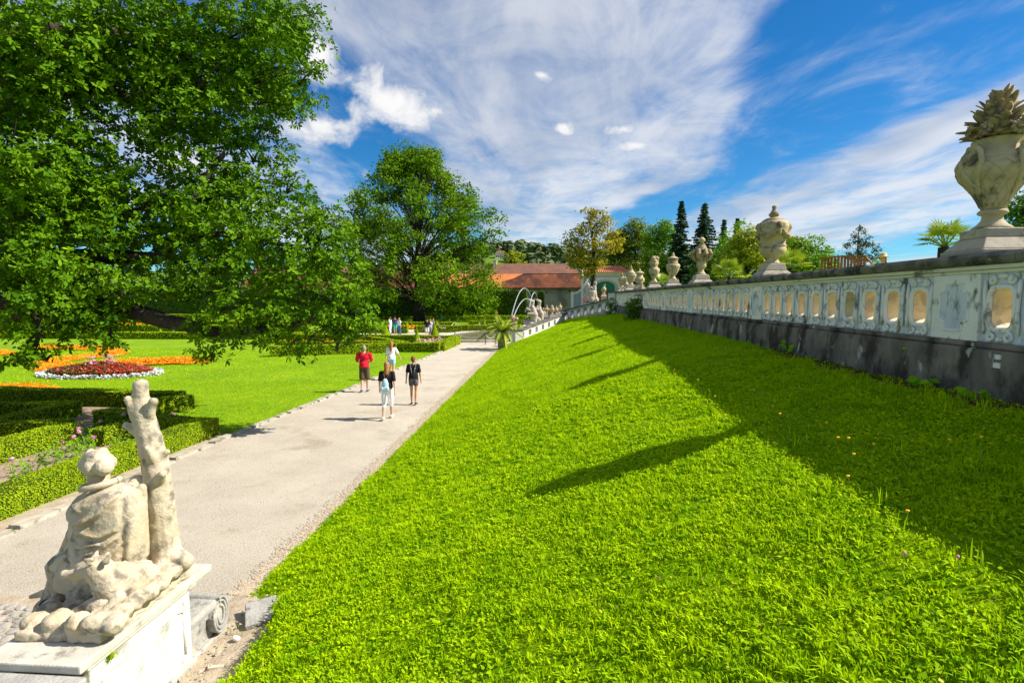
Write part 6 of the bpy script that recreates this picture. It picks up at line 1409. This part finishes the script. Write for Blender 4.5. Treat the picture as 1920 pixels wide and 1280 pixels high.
fan_palm(1482, 498, 20, .72, 'fan palm behind the wall right of the second urn', nf=18)
fan_palm(1243, 532, 34, .8, 'small fan palm between the fourth and fifth urns')
hedge((9.6, 30), (7.8, 44), .8, .82, 'clipped yellow green hedge on the terrace behind the urns', .07, 300, m='box', z0=T3, name='terrace_hedge')
hedge((12.5, 24), (9.8, 29.4), .8, .75, 'near length of clipped hedge on the terrace', .07, 300, m='box', z0=T3, name='terrace_hedge')
# wooden railing structure on the terrace
p = at(1573, 480, 24); wr = empty('wooden_railing', (p.x, 24, T3), 0, 'brown slatted wooden railing of a stair head behind the wall', 'railing')
xr = at(1622, 480, 24).x - p.x; zt = at(1600, 479, 24).z - T3
MB().box(-.05, xr + .05, -.05, .08, zt - .06, zt).box(-.05, .08, .08, 1.6, zt - .06, zt - .001).build('handrail', M['wood'], wr)
MB().box(0, xr, 0, .05, .1, .18).build('bottom_rail', M['wood'], wr)
for k in range(9): MB().box(xr * k / 8 - .045, xr * k / 8 + .045, .0, .04, -.05, zt - .062).build('slat', M['wood'], wr)
for k in range(5): MB().box(0, .04, .3 + .28 * k, .4 + .28 * k, -.05, zt - .062).build('slat', M['wood'], wr)
MB().tube([(xr, .02, zt - .03), (xr + .45, .02, zt - .5), (xr + .7, .02, zt - .8)], .04, 6).build('sloping_rail', M['wood'], wr)
# ================================================================== people
def person(name, label, pos, heading, height, skin, top, bottom, hair, hair_len=.0, pose='walk', long_leg=False, short_cut=None, shoes='shoe_dark', sleeve=.35, bag=None, fem=True, vox=.018, dress=None, hat=None, arms=None, phase=1, build=1.0, z=None, group=None):
    T = empty(name, pos, heading, label, 'person', group, scale=height / 1.70)
    b = build; sh = (.165 if fem else .20) * b; hipw = .085
    body = MB()
    stp = .17 * phase if pose == 'walk' else .03 * phase
    hipz, kz = .90, .49
    legs_ = []
    for sgn in (-1, 1):
        off = stp * sgn; hip = Vector((sgn * hipw, 0, hipz)); knee = Vector((sgn * .085, off * .55 + .03, kz)); ank = Vector((sgn * .08, off * 1.15 - (.04 if off < 0 else 0), .085 + (.03 if off < -.05 else 0)))
        toe = ank + Vector((sgn * .015, .13, -.045 - (.02 if off < -.05 else 0)))
        legs_.append((hip, knee, ank, toe)); r_ = .078 if fem else .082
        body.cap(hip, knee, r_ * b, .052); body.cap(knee, knee.lerp(ank, .4), .050, .054); body.cap(knee.lerp(ank, .4), ank, .052, .034); body.cap(ank + Vector((0, -.03, -.03)), toe, .038, .030)
    # trunk, neck, head
    body.ell((0, 0, .95), (.150 * b, .105 * b, .12)); body.ell((0, .0, 1.12), (.125 * b, .095 * b, .17)); body.ell((0, 0, 1.30), (sh * .88, .105 * b, .15)); body.cap((-sh * .85, 0, 1.385), (sh * .85, 0, 1.385), .058, .058)
    body.cap((0, -.005, 1.40), (0, .012, 1.52), .056, .050); body.ell((0, .015, 1.605), (.075, .095, .108)); body.ell((0, .03, 1.555), (.055, .07, .055)); body.ell((0, .113, 1.59), (.013, .018, .024))
    for sgn in (-1, 1): body.ell((sgn * .076, .01, 1.60), (.012, .022, .030))
    arms_ = []
    for sgn in (-1, 1):
        so_ = Vector((sgn * sh, 0, 1.385)); sw = -stp * sgn * .8
        if arms and arms.get(sgn) == 'fold': el_ = so_ + Vector((sgn * .06, .03, -.27)); wr_ = Vector((sgn * .04, .20, 1.12))
        elif arms and arms.get(sgn) == 'up': el_ = so_ + Vector((sgn * .10, .16, -.16)); wr_ = el_ + Vector((-sgn * .04, .12, .24))
        elif arms and arms.get(sgn) == 'out': el_ = so_ + Vector((sgn * .13, .05, -.24)); wr_ = el_ + Vector((sgn * .06, .12, -.20))
        else: el_ = so_ + Vector((sgn * .055, sw * .4 - .02, -.28)); wr_ = el_ + Vector((sgn * .02, sw * .6 + .03, -.24))
        f_ = (wr_ - el_).normalized(); hand = wr_ + f_ * .07
        body.cap(so_, el_, .050 * b, .038); body.cap(el_, wr_, .037, .025); body.cap(wr_, hand, .028, .032)
        s2 = f_.cross(Vector((sgn, 0, 0)))
        if s2.length < .1: s2 = Vector((0, 1, 0))
        s2.normalize()
        for q in range(4):
            o_ = s2 * (-.027 + .018 * q); l_ = (.052, .064, .060, .045)[q]; k1 = hand + o_ + f_ * .02; k2 = k1 + f_ * l_ * .6; k3 = k2 + (f_ * .7 - Vector((sgn * .5, 0, 0))).normalized() * l_ * .6
            body.cap(k1, k2, .0095, .009, 6); body.cap(k2, k3, .009, .008, 6)
        body.cap(wr_ + f_ * .03 + s2 * .022, wr_ + f_ * .075 + s2 * .055, .011, .009, 6)
        arms_.append((so_, el_, wr_))
    bd = mobj('body', merged(body, 'body', vox, 2, fac=.4), M[skin], T)
    # clothes are slightly larger shells
    tp = MB(); g = .014
    tp.ell((0, 0, 1.02), (.145 * b + g, .105 * b + g, .11)); tp.ell((0, 0, 1.13), (.135 * b + g, .10 * b + g, .17)); tp.ell((0, 0, 1.29), (sh * .90 + g, .112 * b + g, .155)); tp.cap((-sh * .88, 0, 1.385), (sh * .88, 0, 1.385), .058 + g * .8, .058 + g * .8)
    tp.lathe([(.158 * b + g, .93), (.150 * b + g, 1.02), (.14 * b + g, 1.10)], 14)
    for (so_, el_, wr_) in arms_: tp.cap(so_, so_.lerp(el_, sleeve * 2), .050 * b + g, .046 * b + g * 1.2)
    shirt = mobj('top', merged(tp, 'top', vox, 1), M[top], T)
    bt = MB(); bt.ell((0, 0, .95), (.155 * b + g, .115 * b + g, .11))
    if dress:
        for (hip, knee, ank, toe) in legs_: bt.cap(hip, hip.lerp(knee, .42), .088 * b, .088 * b)
    else:
        for (hip, knee, ank, toe) in legs_:
            if long_leg: bt.cap(hip, knee, .083 * b + g, .060 + g); bt.cap(knee, knee.lerp(ank, long_leg), .060 + g, .045 + g)
            else: bt.cap(hip, hip.lerp(knee, short_cut or .8), .083 * b + g, (.075 if fem else .085) * b + g)
    mobj('shorts' if not long_leg else 'trousers', merged(bt, 'bottoms', vox, 1), M[bottom], T)
    for (hip, knee, ank, toe) in legs_: MB().cap(ank + Vector((0, -.035, -.035)), toe + Vector((0, .01, 0)), .044, .037).build('shoe', M[shoes], T, True)
    hr = MB(); hr.ell((0, -.008, 1.64), (.084, .100, .088)); hr.ell((0, -.045, 1.59), (.076, .065, .09))
    if hair_len: hr.cap((0, -.055, 1.57), (0, -.075 - .02, 1.57 - hair_len), .075, .045); hr.cap((-.03, -.06, 1.5), (-.05, -.09, 1.56 - hair_len * .9), .05, .03); hr.cap((.03, -.06, 1.5), (.04, -.09, 1.56 - hair_len), .05, .028)
    mobj('hair', merged(hr, 'hair', vox, 2), M[hair], T)
    if hat: MB().lathe([(.19, 1.66), (.185, 1.67), (.10, 1.685), (.095, 1.76), (.06, 1.79), (.01, 1.795)], 18).build('hat', M[hat], T, True)
    if bag == 'backpack':
        bg = MB(); bg.ell((-.02, -.20, 1.06), (.105, .075, .17)); bg.ell((-.02, -.21, .95), (.125, .085, .10)); bg.ell((-.02, -.185, 1.19), (.07, .05, .06)); bk = mobj('backpack', merged(bg, 'backpack', vox, 1), M['bagblue'], T)
        MB().ell((-.09, -.265, .95), (.05, .035, .06), None, 10, 7).ell((.055, -.265, .95), (.05, .035, .06), None, 10, 7).build('pocket', M['bagblue'], bk, True)
        for sgn in (-1, 1): MB().tube([(sgn * .015 - .01, -.165, 1.22), (sgn * .06, -.135, 1.34), (sgn * .095, -.075, 1.44), (sgn * .10, .04, 1.43)], [.012] * 4, 6).build('strap', M['strap'], bk, True)
    if bag == 'sling':
        sl_ = MB().tube([(.12, -.04, 1.44), (.05, -.128, 1.33), (-.06, -.135, 1.18), (-.14, -.10, 1.05)], .011, 6).build('sling_strap', M['black'], T, True)
    if bag == 'vback':
        for sgn in (-1, 1): MB().tube([(sgn * .105, -.055, 1.445), (sgn * .085, -.118, 1.34), (sgn * .045, -.130, 1.20), (sgn * .03, -.128, 1.08)], [.020, .022, .026, .03], 6).build('shoulder_strap', M['pattern'], T, True)
    return T
def g3(u, v): p = gp(u, v); return (p.x, p.y, .012)
person('person', 'man in red polo shirt and brown shorts at the lawn edge', g3(684, 735), R(4), 1.76, 'skin', 'red', 'khaki', 'hair_grey', pose='stand', short_cut=.88, shoes='shoe_blue', sleeve=.36, bag='sling', fem=False, arms={-1: 'fold', 1: 'fold'}, phase=2.5, build=1.12)
person('person', 'woman in white top and pale denim shorts behind the backpack woman', g3(735, 713), R(8), 1.68, 'skin', 'whitec', 'denim', 'hair_red', .26, short_cut=.35, shoes='shoe_white', phase=-1, arms={1: 'out'})
person('person', 'woman with pale blue backpack, black tee and white trousers', g3(727, 786), R(6), 1.68, 'skin', 'black', 'whitec', 'hair_red', .20, long_leg=.25, shoes='shoe_white', bag='backpack', phase=1, build=1.05)
person('person', 'woman in black tee and patterned playsuit on the right of the walkers', g3(776, 759), R(6), 1.62, 'skin_tan', 'black', 'pattern', 'hair_brown', .0, short_cut=.40, shoes='shoe_dark', bag='vback', phase=-.4, build=1.03)
GP_ = 'tourists by the pool'
for (u, v, hd_, hh, sk, tp, bt, hr_, hl, kw, lab) in [
    (732, 627, 1.2, 1.72, 'skin', 'whitec', 'whitec', 'hair_brown', .2, dict(long_leg=.8, arms={1: 'up'}), 'person in white with a raised arm, left of the far trio'),
    (741, 626, 0.4, 1.80, 'skin', 'navy', 'teal', 'hair_dark', 0, dict(short_cut=.9, fem=False), 'person in dark top and cap, middle of the far trio'),
    (749, 628, -.5, 1.68, 'skin', 'whitec', 'jeans', 'hair_red', .2, dict(long_leg=.9, phase=1.3), 'woman with long auburn hair and jeans, right of the far trio'),
    (801, 634, .2, 1.78, 'skin', 'black', 'whitec', 'hair_dark', 0, dict(short_cut=.7, fem=False), 'man in black shirt and white shorts near the pool'),
    (807, 632, -.4, 1.68, 'skin', 'whitec', 'greyc', 'hair_brown', .15, dict(long_leg=.8), 'woman in a white top behind the man in white shorts'),
    (812, 630, -.8, 1.72, 'skin', 'greyc', 'navy', 'hair_dark', 0, dict(long_leg=.9), 'person in grey top next to the pool group'),
    (904, 601, .3, 1.75, 'skin', 'navy', 'greyc', 'hair_brown', 0, dict(long_leg=.9, arms={1: 'up'}, fem=False), 'distant person in navy near the far cones'),
    (930, 601, -.3, 1.7, 'skin_tan', 'orangec', 'black', 'hair_red', .2, dict(long_leg=.9), 'distant person in orange left of the fountain'),
    (828, 604, 1.0, 1.2, 'skin', 'teal', 'teal', 'hair_brown', 0, dict(short_cut=.6), 'small child in teal in the far flower beds'),
    (326, 624, 1.4, 1.6, 'skin', 'greyc', 'jeans', 'hair_grey', 0, dict(long_leg=.9, hat='whitec'), 'gardener in blue jeans and white hat among the far left hedges')]:
    person('person', lab, g3(u, v), hd_, hh, sk, tp, bt, hr_, hl, vox=.036, pose='stand', group=GP_, **kw)
p = at(1097, 562, 56); person('person', 'person in pink top on the stairs by the stone figures', (p.x, 56, p.z - 1.15), 2.4, 1.7, 'skin', 'pinkc', 'navy', 'hair_brown', .1, pose='stand', vox=.036, long_leg=.9, arms={1: 'out'})
p = at(1656, 482, 17.5); person('person', 'person in straw hat and pink top just showing above the wall', (p.x, 17.5, p.z - 1.66), 2.0, 1.7, 'skin', 'pinkc', 'navy', 'hair_brown', .1, pose='stand', vox=.02, long_leg=.9, hat='straw')
